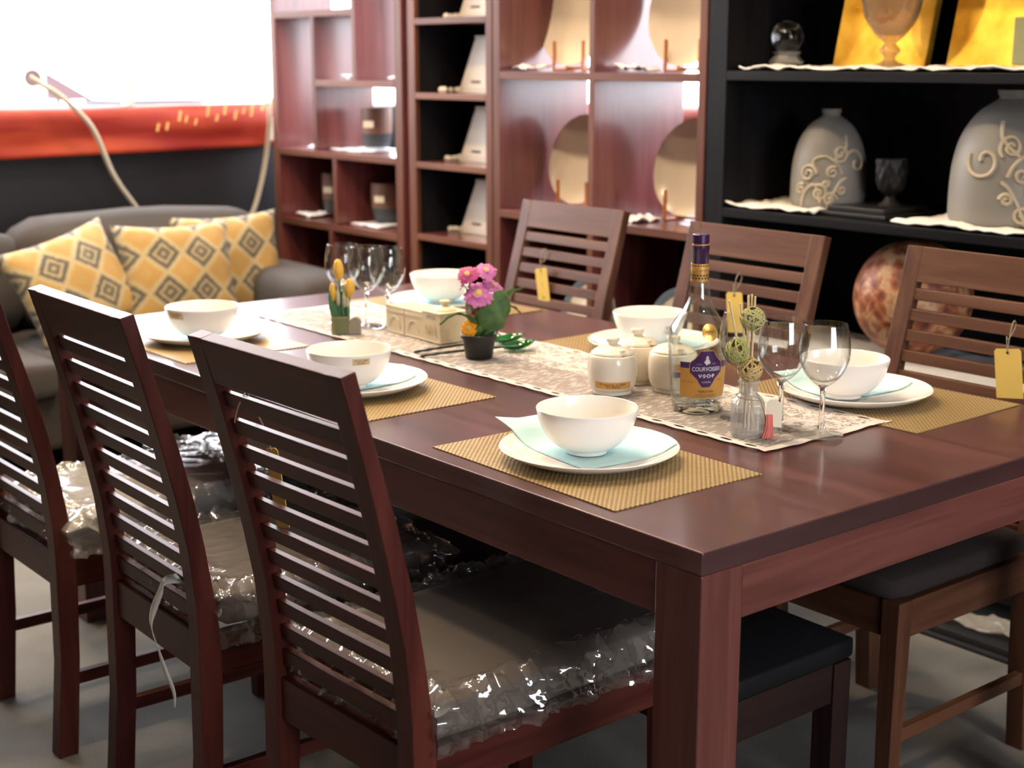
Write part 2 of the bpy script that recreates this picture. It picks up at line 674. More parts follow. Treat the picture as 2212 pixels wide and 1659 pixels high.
# narrow bookcase with a black back
u = thing('bookcase', 'narrow mahogany bookcase with a black back holding cream pyramid ornaments', 'bookcase')
Y0, Y1 = 2.665, 3.158
for a, b in ((Y0, Y0 + .035), (Y1 - .045, Y1)):
    sp_ = board(u, 'side_panel', FX + .02, FX + DX, a, b, 0, HT, BWOOD, 'z')  # black wood stands in for the shade on these inner sides
    obj('edge_strip', bx(FX, FX + .0195, a, b, 0, HT), EWOOD['z'], sp_, bevel=.002)
MIDZ = (1.543, 1.283, 1.036, .774, .51, .25, .08, 1.81, HT)
for z in MIDZ:
    board(u, 'shelf', FX, FX + DX, Y0 + .035, Y1 - .045, z - .022, z, SWOOD, 'y')
board(u, 'back_panel', FX + DX, FX + DX + .012, Y0, Y1, .05, HT, BWOOD, 'z')

# plate bookcase, open at the back
u = thing('bookcase', 'wide open backed mahogany bookcase holding big cream plates', 'bookcase')
Y0, Y1 = 1.678, 2.66
board(u, 'side_panel', FX, FX + DX, Y0, Y0 + .03, 0, HT, SWOOD, 'z')
board(u, 'side_panel', FX, FX + DX, Y1 - .035, Y1, 0, HT, SWOOD, 'z')
for z in (1.36, .9, .44, .1, 1.86, HT):
    board(u, 'shelf', FX, FX + DX, Y0 + .03, Y1 - .035, z - .025, z, SWOOD, 'y')
for z0, z1 in ((.1, .415), (.44, .875), (.9, 1.335), (1.36, 1.835)):
    board(u, 'divider', FX, FX + DX - .002, 2.153, 2.178, z0, z1, SWOOD, 'z')
board(u, 'back_panel', FX + DX, FX + DX + .012, Y0, Y1, .05, .89, BWOOD, 'z')

# black display unit
u = thing('display_shelf', 'black stained display shelf unit with pale vases behind the right chairs', 'display shelf')
Y0, Y1 = -.35, 1.67
board(u, 'side_panel', FX, FX + DX, Y0, Y0 + .05, 0, HT, BWOOD, 'z')
board(u, 'side_panel', FX, FX + DX, Y1 - .07, Y1, 0, HT, BWOOD, 'z')
for z in (1.368, .985, .60, .1, 1.75, HT):
    board(u, 'shelf', FX, FX + DX, Y0 + .05, Y1 - .07, z - .026, z, BWOOD, 'y')
board(u, 'back_panel', FX + DX, FX + DX + .014, Y0, .80, 0, HT, BWOOD, 'z')
board(u, 'back_panel', FX + DX + .0145, FX + DX + .028, .79, Y1, 0, HT, BWOOD, 'z')

# ---- cloths and paper lying on shelves
M_CLOTH = mat('white_cloth', (.8, .77, .7), .85)


def crumple(name, y0, y1, x0, x1, z, label, cat, amp=.012, m=None, drop=0.0, seed=1, group=None, lift=0.0):
    bm = bm_new()

    def f(a, b):
        x, y = x0 + (x1 - x0) * a, y0 + (y1 - y0) * b
        e = min(a, 1 - a, b, 1 - b)
        n_ = abs(noise.noise((x * 14 + seed * 7, y * 14, seed))) * amp + abs(noise.noise((x * 40, y * 40, seed * 3.1))) * amp * .5
        zz = z + .002 + n_ * (1 + lift * (1 if e < .08 else 0))
        x += noise.noise((y * 9, seed, 0)) * .012 * (1 - a)
        return (x, y, zz)
    grid(bm, 16, max(16, int(abs(y1 - y0) / .02)), f)
    o = obj(name, bm, m or M_CLOTH, smooth=60)
    md = o.modifiers.new('s', 'SOLIDIFY')
    md.thickness = .004
    md.offset = 1
    return tag(o, label, cat, group)


crumple('cloth', .0, 1.565, FX + .01, FX + .36, 1.368, 'long white cloth under the crystal ball and gold panels', 'cloth', amp=.016, seed=2)
crumple('cloth', 1.29, 1.597, FX + .01, FX + .36, .985, 'folded white cloth under the left scrolled vase', 'cloth', amp=.018, seed=3)
crumple('cloth', .35, 1.03, FX + .01, FX + .36, .985, 'folded white cloth under the right scrolled vase', 'cloth', amp=.016, seed=5)
crumple('cloth', .1, 1.55, FX + .01, FX + .36, .60, 'grey white cloth under the big mottled ball', 'cloth', amp=.012, seed=6, m=mat('greyish_cloth', (.5, .5, .5), .9))
for (y0, y1, z, lab, sd) in ((2.54, 2.66 - .04, 1.36, 'crumpled white tissue left of the upper left plate', 1), (2.02, 2.12, 1.36, 'crumpled white tissue left of the upper right plate', 2), (2.0, 2.1, .9, 'crumpled white tissue left of the lower right plate', 3),
                             (2.62, 2.62, .9, '', 0), (3.54, 3.68, 1.322, 'small heap of white tissue in the middle cubby of the left bookcase', 5), (3.26, 3.36, 1.322, 'white tissue in the upper right cubby of the left bookcase', 6),
                             (3.56, 3.78, 1.043, 'white tissue beneath the taller two tone pot', 7), (3.83, 3.95, 1.043, 'scrap of white tissue in the tall left cubby of the left bookcase', 8), (3.95, 4.06, .757, 'white tissue under the half hidden pot', 9), (3.45, 3.64, .757, 'white tissue under the lower right two tone pot', 10)):
    if lab:
        crumple('tissue_paper', y0, y1, FX + .05, FX + .16 + .1 * (sd > 6), z, lab, 'tissue paper', amp=.03 if sd not in (7, 10) else .006, m=mat('white_tissue', (.82, .82, .83), .9), seed=sd)

# ---- big cream plates on small easels
M_PLATE2 = mat('cream_plate', (.76, .69, .57), .16, coat=.2)
M_EASEL = mat('orange_brown_wood', (.42, .15, .04), .45)


def show_plate(x, y, z, r, label, rim=None):
    prof = [(0, .012), (r * .5, .014), (r * .72, .018), (r * .97, .034), (r, .036), (r * .99, .03), (r * .7, .008), (r * .5, .0), (0, .0)]
    root = thing('display_plate', label, 'plate', (x, y, z))
    o = obj('dish', lat(prof, 64), M_PLATE2, root, smooth=50)
    o.rotation_euler = (0, R_(-78), 0)
    if rim:
        o2 = obj('rim_band', lat([(r * .86, .0292), (r * .985, .0375), (r * 1.003, .036), (r * .99, .034), (r * .86, .0265)], 64, closed=True), rim, root, smooth=50)
        o2.rotation_euler = (0, R_(-78), 0)
    return root


def easel(x, y, z, label, h=.1, half=.072):
    root = thing('plate_easel', label, 'plate easel', (x, y, z), group=None)
    for s in (-1, 1):
        bm = bm_new()
        tube(bm, [(-.036, s * half, .006), (-.034, s * half, h * .5), (-.034, s * half, h)], .006, 6)
        tube(bm, [(-.035, s * half, .006), (.055, s * half, .006)], .0055, 6)
        tube(bm, [(.02, s * half, .008), (.075, s * half, h * 1.5)], .005, 6)
        obj('side_frame', bm, M_EASEL, root, smooth=60)
    for xx, zz in ((.03, .012), (.06, h)):
        bm = bm_new()
        tube(bm, [(xx, -half, zz), (xx, half, zz)], .005, 6)
        obj('crossbar', bm, M_EASEL, root, smooth=60)
    return root


PLX = 1.95
for (y, z, r, lab, le) in ((2.463, 1.36, .178, 'big cream plate standing upper left in the open bookcase', 'wooden easel under the upper left cream plate'),
                           (1.936, 1.36, .178, 'big cream plate standing upper right in the open bookcase', 'wooden easel under the upper right cream plate'),
                           (2.44, .9, .152, 'cream plate standing lower left in the open bookcase', 'wooden easel under the lower left cream plate'),
                           (1.925, .9, .152, 'cream plate standing lower right in the open bookcase', 'wooden easel under the lower right cream plate')):
    show_plate(PLX + .052, y + .022, z + .013 + r * math.sin(R_(78)), r, lab)
    easel(PLX, y, z, le)
M_BLUE = mat('blue_grey_rim', (.16, .22, .28), .3)
show_plate(1.86, 2.255, .44 + .002 + .128 * math.sin(R_(78)), .128, 'small cream plate with a blue rim low behind the first far chair', M_BLUE)
show_plate(1.86, 1.84, .44 + .002 + .135 * math.sin(R_(78)), .135, 'small cream plate with a blue rim low behind the cognac bottle', M_BLUE)

# ---- white pyramids in the narrow bookcase
M_PYR = mat('cream_ceramic', (.66, .6, .5), .5)
names = ['top', 'second', 'third', 'fourth']
for i, z in enumerate(MIDZ[:4]):
    root = thing('pyramid_ornament', 'cream pyramid ornament on the %s visible shelf of the narrow bookcase' % names[i], 'ornament', (1.93, 2.915, z), 0, 'cream pyramids')
    bm = bm_new()
    for (h0, h1, a, b) in ((0, .012, .128, .128), (.012, .192, .12, .045), (.192, .2, .048, .048)):
        A = [bm.verts.new((sx * (.014 + a * .2), sy * a, h0)) for sx, sy in ((-1, -1), (1, -1), (1, 1), (-1, 1))]
        B = [bm.verts.new((sx * (.014 + b * .2), sy * b, h1)) for sx, sy in ((-1, -1), (1, -1), (1, 1), (-1, 1))]
        bm.faces.new(A[::-1])
        bm.faces.new(B)
        for k in range(4):
            bm.faces.new((A[k], A[(k + 1) % 4], B[(k + 1) % 4], B[k]))
    obj('body', bm, M_PYR, root, bevel=.003)
    obj('plaque', bx(-.0385, -.033, .0, .05, .035, .043), mat('brown_plaque', (.12, .06, .035), .6), root)
    bm = bm_new()
    random.seed(i)
    for k in range(8):
        bmesh.ops.create_uvsphere(bm, u_segments=8, v_segments=6, radius=random.uniform(.008, .013), matrix=Matrix.Translation((random.uniform(-.09, .0), .15 + random.uniform(-.004, .03), .009)))
    p_ = obj('pebble_heap', bm, mat('white_pebble', (.75, .72, .66), .7), smooth=80, loc=(1.93, 2.915, z))
    p_['kind'] = 'stuff'
    tag(p_, 'white pebbles heaped beside the cream pyramid on the %s shelf' % names[i], 'pebbles')

# ---- two tone pots in the left bookcase
M_PB, M_PG = mat('brown_glaze', (.17, .09, .065), .5), mat('dark_grey_glaze', (.045, .055, .06), .5)
for (y, z, r, h, lab) in ((3.635, 1.058, .062, .155, 'two tone brown and grey pot with a white label, backlit in the left bookcase'), (3.56, .772, .07, .15, 'two tone brown and grey pot in the lower right cubby of the left bookcase'), (3.955, .772, .055, .165, 'two tone pot half hidden in the lower left cubby of the left bookcase')):
    root = thing('pot', lab, 'pot', (1.93, y, z))
    obj('lower_body', lat([(0, 0), (r * .8, 0), (r * .9, h * .2), (r * .96, h * .36), (0, h * .36)], 40), M_PG, root, smooth=40)
    obj('upper_body', lat([(0, h * .361), (r * .962, h * .361), (r, h * .7), (r * .98, h), (r * .9, h), (r * .9, h * .8), (0, h * .8)], 40), M_PB, root, smooth=40)
    a = R_(205)
    rr = r * .99
    obj('label_sticker', bx(-.001, .003, -.022, .022, -.013, .013), mat('cream_label', (.75, .66, .48), .7), root, loc=(rr * math.cos(a), rr * math.sin(a), h * .6), rot=(0, 0, a))

# ---- crystal ball, gold panels, goblet
root = thing('crystal_ball', 'clear crystal ball on a small stand on the black shelf', 'crystal ball', (1.95, 1.555, 1.385))
bm = bm_new()
bmesh.ops.create_uvsphere(bm, u_segments=40, v_segments=24, radius=.046, matrix=Matrix.Translation((0, 0, .077)))
obj('ball', bm, M_SOLID, root, smooth=180)
obj('stand', lat([(0, 0), (.046, 0), (.05, .008), (.04, .018), (.034, .026), (.042, .036), (.032, .037), (.02, .033), (0, .033)], 8), mat('glass_stand', (.55, .54, .52), .15, trans=.6), root)

M_GOLD = mat('gold_leaf', (.85, .48, .05), .28, metal=.85)
tt = NT(M_GOLD)
vv = tt.obj_coord((1, 12, 12))
n = tt.n('ShaderNodeTexNoise', i_Vector=vv, i_Scale=1.0, i_Detail=4.0)
tt.link(tt.ramp(n.outputs[0], [(.3, (.6, .29, .02)), (.7, (.95, .6, .09))]), tt.b.inputs['Base Color'])
tt.link(tt.math('MULTIPLY_ADD', n.outputs[0], .25, .2), tt.b.inputs['Roughness'])
for (y0, y1, lab) in ((1.10, 1.405, 'gold leaf panel leaning behind the glass goblet'), (.72, 1.035, 'gold leaf panel leaning at the right end of the black shelf')):
    bm = bm_new()
    prism(bm, [(1.97, 1.381), (1.995, 1.381), (2.065, 1.70), (2.04, 1.70)], y0, y1)
    tag(obj('gold_panel', bm, M_GOLD, bevel=.002), lab, 'panel')
root = thing('goblet', 'large textured glass goblet in front of the gold panel', 'goblet', (1.885, 1.15, 1.38))
gp = [Vector((p.x * .82, p.y)) for p in smoothp([(.052, .005), (.03, .012), (.018, .02), (.022, .03), (.033, .042), (.022, .056), (.02, .062), (.05, .085), (.082, .125), (.096, .18), (.1, .235), (.094, .29)], 5)]
prof = [(0, 0), (.045, 0), (.045, .004)] + [(p.x, p.y) for p in gp] + [(p.x - .006, p.y + .002) for p in gp[::-1] if p.y > .075] + [(0, .08)]
obj('bowl', lat(prof, 72, fr=lambda a, z, r: 1 + (.018 * math.sin(18 * a + z * 40) * math.sin(z * 160) if .08 < z < .285 else 0)), thin_glass('amber_glass', (.82, .74, .62), f0=.06, body=.22, body_col=(.42, .33, .22)), root, smooth=60)
root = tag(obj('box', bx(1.9, 2.0, .62, .80, 1.385, 1.50), mat('dull_green_card', (.22, .22, .1), .6), bevel=.004), 'dull green box at the far right end of the top black shelf', 'box')

# ---- grey vases with cream scrolls
M_VASE, M_SCROLL = mat('grey_stoneware', (.2, .188, .165), .5), mat('cream_slip', (.42, .36, .26), .6)


def scroll_vase(x, y, z, R0, H, label, a0, scrolls):
    root = thing('vase', label, 'vase', (x, y, z))
    P = [(R0 * .95, .0), (R0, .02), (R0 * 1.0, H * .3), (R0 * .95, H * .5), (R0 * .82, H * .68), (R0 * .58, H * .83), (R0 * .32, H * .91), (R0 * .23, H * .94), (R0 * .25, H * .965), (R0 * .27, H)]
    sp = smoothp(P, 5)
    prof = [(0, 0)] + [(p.x, p.y) for p in sp] + [(R0 * .2, H * .995), (R0 * .16, H * .93), (0, H * .92)]
    obj('body', lat(prof, 64), M_VASE, root, smooth=50)
    tab = [(p.y, p.x) for p in sp]

    def S(u, v_):
        r = interp(tab, v_)
        a = a0 + u / R0
        return Vector(((r + .0005) * math.cos(a), (r + .0005) * math.sin(a), v_))
    bm = bm_new()
    for typ, *q in scrolls:
        if typ == 'c':
            pts = smoothp([Vector((p[0], p[1], 0)) for p in q[0]], 6)
        else:
            cx, cz, rr, st, turns, dr = q
            pts = []
            for k in range(int(28 * abs(turns)) + 1):
                th = st + dr * k / 28 * 2 * PI
                rad = rr * (1 - .85 * k / (28 * abs(turns)))
                pts.append(Vector((cx + rad * math.cos(th), cz + rad * math.sin(th), 0)))
        tube(bm, [S(p.x, max(.006, min(p.y, H * .9))) for p in pts], R0 * .042, 6)
    obj('scroll_relief', bm, M_SCROLL, root, smooth=60)
    return root


def scr(s, m=1):
    return [('c', [(-.10 * s * m, .0), (-.085 * s * m, .05 * s), (-.05 * s * m, .075 * s), (-.03 * s * m, .02 * s)]), ('s', -.075 * s * m, .11 * s, .03 * s, 0, 1.6, m), ('c', [(-.045 * s * m, .11 * s), (-.06 * s * m, .15 * s), (-.02 * s * m, .165 * s), (.02 * s * m, .14 * s), (.035 * s * m, .11 * s)]),
            ('s', -.035 * s * m, .05 * s, .027 * s, 2, 1.5, -m), ('s', .005 * s * m, .115 * s, .02 * s, 1, 1.4, m), ('s', .03 * s * m, .175 * s, .028 * s, 4, 1.6, m), ('c', [(.01 * s * m, .155 * s), (.05 * s * m, .19 * s), (.06 * s * m, .23 * s)]),
            ('s', .09 * s * m, .145 * s, .045 * s, 2.8, 1.1, -m), ('s', .0, .03 * s, .022 * s, 0, 1.5, m), ('c', [(-.01 * s * m, .0), (.01 * s * m, .05 * s), (.03 * s * m, .085 * s), (.05 * s * m, .1 * s)]), ('s', -.015 * s * m, .08 * s, .013 * s, 1, 1.3, -m), ('s', .035 * s * m, .06 * s, .015 * s, 3, 1.4, m), ('s', -.1 * s * m, .06 * s, .018 * s, 1, 1.4, m)]


scroll_vase(1.935, 1.372, .997, .104, .268, 'grey bottle vase with cream scrolls, left of the dark cup', R_(222), scr(.86))
scroll_vase(1.945, .815, .997, .14, .328, 'larger grey bottle vase with cream scrolls, right of the dark cup', R_(228), scr(1.1, -1))

M_IRON = mat('dark_cast_metal', (.014, .014, .015), .5, metal=.4)
root = thing('carved_cup', 'dark carved cup between the two scrolled vases', 'cup', (1.93, 1.155, 1.013))
cp = smoothp([(.036, .0), (.026, .008), (.014, .022), (.018, .03), (.034, .046), (.042, .085), (.041, .125)], 5)
obj('bowl', lat([(0, 0)] + [(p.x, p.y) for p in cp] + [(.036, .124), (.03, .07), (0, .06)], 56, fr=lambda a, z, r: 1 + (.07 * math.sin(9 * a) * math.sin(z * 120) if z > .04 else 0)), M_IRON, root, smooth=50)
bm = bm_new()
box(bm, -.12, .12, -.115, .115, 0, .012)
box(bm, -.10, .10, -.095, .095, .012, .026)
tag(obj('stone_tray', bm, mat('black_slate', (.01, .01, .011), .4), bevel=.003, loc=(1.925, 1.19, .986)), 'square black tray carrying the dark carved cup', 'tray')

M_BALL = mat('mottled_stone', (.4, .15, .06), .5)
tt = NT(M_BALL)
vv = tt.obj_coord((15, 15, 15))
n1 = tt.n('ShaderNodeTexNoise', i_Vector=vv, i_Scale=1.0, i_Detail=6.0, i_Roughness=.65, i_Distortion=1.2)
vo = tt.n('ShaderNodeTexVoronoi', i_Vector=vv, i_Scale=1.6)
f_ = tt.math('MULTIPLY_ADD', vo.outputs['Distance'], .35, tt.math('MULTIPLY', n1.outputs[0], .8))
tt.link(tt.ramp(f_, [(.34, (.035, .012, .009)), (.46, (.15, .038, .018)), (.58, (.30, .095, .035)), (.68, (.45, .28, .15)), (.8, (.22, .085, .045))]), tt.b.inputs['Base Color'])
bm = bm_new()
bmesh.ops.create_uvsphere(bm, u_segments=64, v_segments=40, radius=.158)
tag(obj('stone_ball', bm, M_BALL, smooth=180, loc=(1.945, 1.075, .60 + .158 + .012)), 'large mottled orange brown stone ball on the low black shelf', 'ball')

# flat black mat and film lying at the foot of the black unit
bm = bm_new()
box(bm, 1.585, 1.735, .15, .98, 0, .012)
box(bm, 1.6, 1.735, .2, .95, .012, .03)
root = tag(obj('floor_tray', bm, mat('black_tray', (.02, .022, .025), .4), bevel=.004), 'flat black tray on the floor at the foot of the black shelf unit', 'tray')
o = crumple('plastic_bag', .5, .9, 1.63, 1.72, .031, 'crumpled clear plastic on the black floor tray', 'plastic bag', amp=.05, m=M_PLASTIC2, seed=11)

# ------------------------------------------------------------------ sofa
M_SOFA = mat('grey_brown_upholstery', (.064, .057, .053), .9, sheen=.05)
tt = NT(M_SOFA)
n = tt.n('ShaderNodeTexNoise', i_Vector=tt.obj_coord((400, 400, 400)), i_Scale=1.0, i_Detail=2.0)
tt.bump(n.outputs[0], .3, .002)


def soft_box(x0, x1, y0, y1, z0, z1, r=.05, puff=.02, n=10, seed=0):
    """rounded cushion block"""
    bm = bm_new()
    bmesh.ops.create_cube(bm, size=1)
    bmesh.ops.subdivide_edges(bm, edges=bm.edges[:], cuts=n, use_grid_fill=True)
    cx, cy_, cz = (x0 + x1) / 2, (y0 + y1) / 2, (z0 + z1) / 2
    hx, hy, hz = (x1 - x0) / 2, (y1 - y0) / 2, (z1 - z0) / 2
    for v_ in bm.verts:
        p = v_.co * 2
        q = Vector((p.x * hx, p.y * hy, p.z * hz))
        c = Vector((max(-hx + r, min(hx - r, q.x)), max(-hy + r, min(hy - r, q.y)), max(-hz + r, min(hz - r, q.z))))
        d = q - c
        if d.length > 1e-6:
            q = c + d.normalized() * min(r, max(abs(d.x), abs(d.y), abs(d.z)))
        bx_, by_, bz_ = 1 - p.x ** 2, 1 - p.y ** 2, 1 - p.z ** 2
        q.x += puff * (1 if p.x > 0 else -1) * abs(p.x) ** 3 * by_ * bz_
        q.y += puff * (1 if p.y > 0 else -1) * abs(p.y) ** 3 * bx_ * bz_
        q.z += puff * (1 if p.z > 0 else -1) * abs(p.z) ** 3 * bx_ * by_
        q += Vector((noise.noise(q * 6 + Vector((seed, 0, 0))), noise.noise(q * 6 + Vector((0, seed, 5))), noise.noise(q * 6 + Vector((9, 0, seed))))) * puff * .35
        v_.co = Vector((cx, cy_, cz)) + q
    return bm


sofa = thing('sofa', 'grey brown upholstered sofa below the window beyond the table', 'sofa', (.5, 3.8, 0))
SX = -.5


def spart(name, a, **kw):
    x0, x1, y0, y1, z0, z1 = a
    return obj(name, soft_box(x0 + SX, x1 + SX, y0 - 3.8, y1 - 3.8, z0, z1, **kw), M_SOFA, sofa, smooth=180)


spart('base', (-.75, 1.40, 3.42, 4.2, .10, .30), r=.02, puff=.0, n=6)
spart('seat_cushion', (-.74, .47, 3.36, 4.0, .29, .425), r=.035, puff=.01, seed=1)
spart('seat_cushion', (.475, 1.395, 3.36, 4.0, .29, .425), r=.035, puff=.01, seed=2)
spart('back_frame', (-.75, 1.62, 4.06, 4.22, .1, .72), r=.04, puff=.0, n=6)
spart('back_cushion', (-.72, .56, 3.9, 4.12, .42, .80), r=.07, puff=.03, seed=3)
spart('back_cushion', (.57, 1.56, 3.9, 4.12, .42, .815), r=.07, puff=.03, seed=4)
spart('armrest', (1.40, 1.68, 3.36, 4.22, .1, .60), r=.06, puff=.01, seed=5)
spart('armrest', (-1.0, -.75, 3.36, 4.22, .1, .60), r=.06, puff=.01, seed=6)
for x, y in ((-.9, 3.45), (1.55, 3.45), (-.9, 4.12), (1.55, 4.12)):
    obj('foot', lat([(0, 0), (.02, 0), (.028, .11), (0, .11)], 16), M_BLACKPOT, sofa, loc=(x + SX, y - 3.8, 0))


def cushion_mat():
    m = mat('ikat_cushion_fabric', (.7, .45, .14), .85, sheen=.2)
    t = NT(m)
    tc = t.n('ShaderNodeTexCoord')
    ns = t.n('ShaderNodeTexNoise', i_Scale=60.0, i_Detail=2.0)
    t.link(tc.outputs['Object'], ns.inputs['Vector'])
    sp = t.n('ShaderNodeSeparateXYZ')
    t.link(tc.outputs['Object'], sp.inputs[0])
    j = t.math('MULTIPLY', t.math('SUBTRACT', ns.outputs[0], .5), .12)
    a = t.math('ADD', t.math('MULTIPLY_ADD', sp.outputs[0], 1 / .145, .5), j)
    b = t.math('MULTIPLY', sp.outputs[1], 1 / .145)
    # lattice of diamonds: rotate by 45 degrees
    p = t.math('ADD', a, b)
    q = t.math('SUBTRACT', a, b)
    fp = t.math('ABSOLUTE', t.math('SUBTRACT', t.math('FRACT', p), .5))
    fq = t.math('ABSOLUTE', t.math('SUBTRACT', t.math('FRACT', q), .5))
    d = t.math('MAXIMUM', fp, fq)
    row = t.math('MODULO', t.math('ABSOLUTE', t.math('ADD', t.math('FLOOR', p), t.math('MULTIPLY', t.math('FLOOR', q), 1.0))), 2.0)
    # concentric rings: centre .. edge
    Y, G, K, C = (.43, .255, .065), (.165, .15, .11), (.07, .065, .06), (.46, .37, .2)
    grey = t.ramp(t.math('MULTIPLY', d, 2.0), [(0, C), (.25, K), (.36, G), (.52, C), (.6, G), (.70, K), (.84, G), (.93, C)])
    yel = t.ramp(t.math('MULTIPLY', d, 2.0), [(0, C), (.16, Y), (.3, (.46, .32, .14)), (.36, Y), (.55, (.46, .29, .1)), (.62, Y), (.93, C)])
    for nd in t.t.nodes:
        if nd.type == 'VALTORGB':
            nd.color_ramp.interpolation = 'LINEAR'
    mx = t.n('ShaderNodeMix', data_type='RGBA', i_0=row)
    t.link(yel, mx.inputs[6])
    t.link(grey, mx.inputs[7])
    t.link(mx.outputs[2], t.b.inputs['Base Color'])
    n2 = t.n('ShaderNodeTexNoise', i_Vector=t.obj_coord((300, 300, 300)), i_Scale=1.0)
    t.bump(n2.outputs[0], .4, .002)
    return m


M_CUSH = cushion_mat()


def pillow(loc, w_, h, th, rot, label, seed):
    bm = bm_new()
    N = 22
    top = {}
    for side in (1, -1):
        for i in range(N + 1):
            for j in range(N + 1):
                a, b = 2 * i / N - 1, 2 * j / N - 1
                if side == -1 and (abs(a) == 1 or abs(b) == 1):
                    top[(side, i, j)] = top[(1, i, j)]
                    continue
                ex = 1 - .10 * (1 - b * b) * abs(a) ** 2
                ey = 1 - .10 * (1 - a * a) * abs(b) ** 2
                prof = ((1 - a * a) * (1 - b * b)) ** .42
                x, y = a * w_ / 2 * ex, b * h / 2 * ey
                z = side * th / 2 * prof + noise.noise((x * 9, y * 9, seed + side)) * .012 * prof
                top[(side, i, j)] = bm.verts.new((x, y, z))
        for i in range(N):
            for j in range(N):
                q = [top[(side, i, j)], top[(side, i + 1, j)], top[(side, i + 1, j + 1)], top[(side, i, j + 1)]]
                bm.faces.new(q if side == 1 else q[::-1])
    o = obj('throw_pillow', bm, M_CUSH, smooth=180)
    o.matrix_world = Matrix.Translation(loc) @ rot
    tag(o, label, 'pillow', 'yellow patterned throw pillows')
    return o


def prot(yaw, lean, roll):
    # stands upright facing -Y (local z -> -Y), then rolls in its plane, leans back, yaws
    return Matrix.Rotation(R_(yaw), 4, 'Z') @ Matrix.Rotation(R_(90 - lean), 4, 'X') @ Matrix.Rotation(R_(roll), 4, 'Z')


pillow((1.345, 3.80, .618), .45, .41, .14, prot(-4, 14, 1), 'yellow patterned pillow nearest the bookcase, half behind the middle pillow', 3)
pillow((1.055, 3.66, .618), .46, .41, .16, prot(-3, 20, -1), 'middle yellow patterned pillow standing upright in front of another', 1)
pillow((.665, 3.69, .615), .45, .40, .15, prot(4, 26, 15), 'leftmost yellow patterned pillow, tilted over on one corner', 2)

# ------------------------------------------------------------------ dining table
TW, TL, TH = 1.095, 2.195, .76
tb = thing('dining_table', 'long dark mahogany dining table laid for six in the middle of the room', 'table')
bm = bx(0, TW, 0, TL, TH - .034, TH)
for f in bm.faces:
    f.normal_update()
    if abs(f.normal.y) > .9:
        f.material_index = 1
obj('table_top', bm, (TOPWOOD, wood('end_grain_mahogany', 'x', (.018, .007, .008), (.036, .0125, .013), (.06, .022, .022), rough=.38, coat=.5, coat_rough=.25)), tb, bevel=.0025)
LG = .083
for x in (0, TW - LG):
    for y in (0, TL - LG):
        obj('leg', bx(x + .0005, x + LG - .0005, y + .0005, y + LG + .0045, 0, TH - .034), TWOOD['z'], tb, bevel=.002)
AZ0, AZ1 = .648, TH - .0342
obj('apron', bx(LG, TW - LG, .0015, .028, AZ0, AZ1), TWOOD['x'], tb, bevel=.0015)
obj('apron', bx(LG, TW - LG, TL - .028, TL - .0015, AZ0, AZ1), TWOOD['x'], tb, bevel=.0015)
obj('apron', bx(.003, .03, LG + .005, TL - LG, AZ0, AZ1), TWOOD['y'], tb, bevel=.0015)
obj('apron', bx(TW - .03, TW - .003, LG + .005, TL - LG, AZ0, AZ1), TWOOD['y'], tb, bevel=.0015)

# ------------------------------------------------------------------ chairs
PB = [(0, -.022), (.2, -.004), (.43, 0), (.485, -.001), (.59, -.011), (.675, -.027), (.776, -.049), (.895, -.079), (.997, -.108)]
PF = [(0, .020), (.2, .036), (.40, .044), (.472, .037), (.58, .022), (.674, .005), (.778, -.02), (.891, -.053), (1.003, -.083)]
M_SEATBR = mat('brown_seat_fabric', (.105, .083, .07), .85)
M_SEATDK = mat('dark_seat_fabric', (.028, .021, .02), .9, spec=.2)
M_SEATBK = mat('black_leatherette', (.006, .006, .007), .65, spec=.2)


def film(x0, x1, y0, y1, z0, z1, seed, hang=.0, amp=.012, wrinkle=.0):
    """crinkled plastic film wrapped over a seat cushion (top and sides)"""
    bm = bm_new()
    H = z1 - z0
    S_ = Vector((seed * 3.1, seed * 1.7, seed * 2.3))

    def ridge(v):
        return 1 - min(1, abs(noise.noise(v)) * 2.6)

    def f(a, b):
        # unrolled square: central part is the top, margins fold down the sides
        e = .16
        s, t_ = (a - e) / (1 - 2 * e), (b - e) / (1 - 2 * e)
        px, py = max(0, min(1, s)), max(0, min(1, t_))
        dn = max(max(-s, s - 1, 0), max(-t_, t_ - 1, 0)) / (e / (1 - 2 * e))
        x, y = x0 + (x1 - x0) * px, y0 + (y1 - y0) * py
        ox = (-1 if s < 0 else 1 if s > 1 else 0)
        oy = (-1 if t_ < 0 else 1 if t_ > 1 else 0)
        z = z1 + .002 - dn * (H + .004 + hang * dn)
        edge = min(px, 1 - px, py, 1 - py)
        along = Vector((x, y, 0)) if dn == 0 else Vector((x if oy else x * .3, y if ox else y * .3, z * .8))
        q1 = Vector((x * 17 + y * 5 + z * 9, y * 17 - x * 5 + z * 9, z * 9)) + S_
        v = along * 20 + S_
        r1, r2 = ridge(q1), ridge(Vector((q1.x * 2.1 + q1.z, q1.y * 2.1 - q1.z * .7, q1.z * .8)) + Vector((3, 1, 7)))
        r3 = noise.noise(v * .6)
        k = wrinkle + (1.0 if dn > 0 else max(0, .13 - edge) / .13)
        d = amp * k * (r1 ** 3 * .9 + r2 ** 3 * .45 + max(0, r3) * .3)
        if dn > 0:
            bulge = .004 + d + .007 * math.sin(min(1, dn) * PI * .8)
            x += ox * bulge
            y += oy * bulge
            z += noise.noise(v * 1.7) * .005
            if dn > .72:      # gathered elastic hem
                q = .0022 * math.sin((x + y) * 420)
                x += ox * q
                y += oy * q
        else:
            z += d * .9
        return (x, y, z)
    grid(bm, 110, 110, f)
    return bm


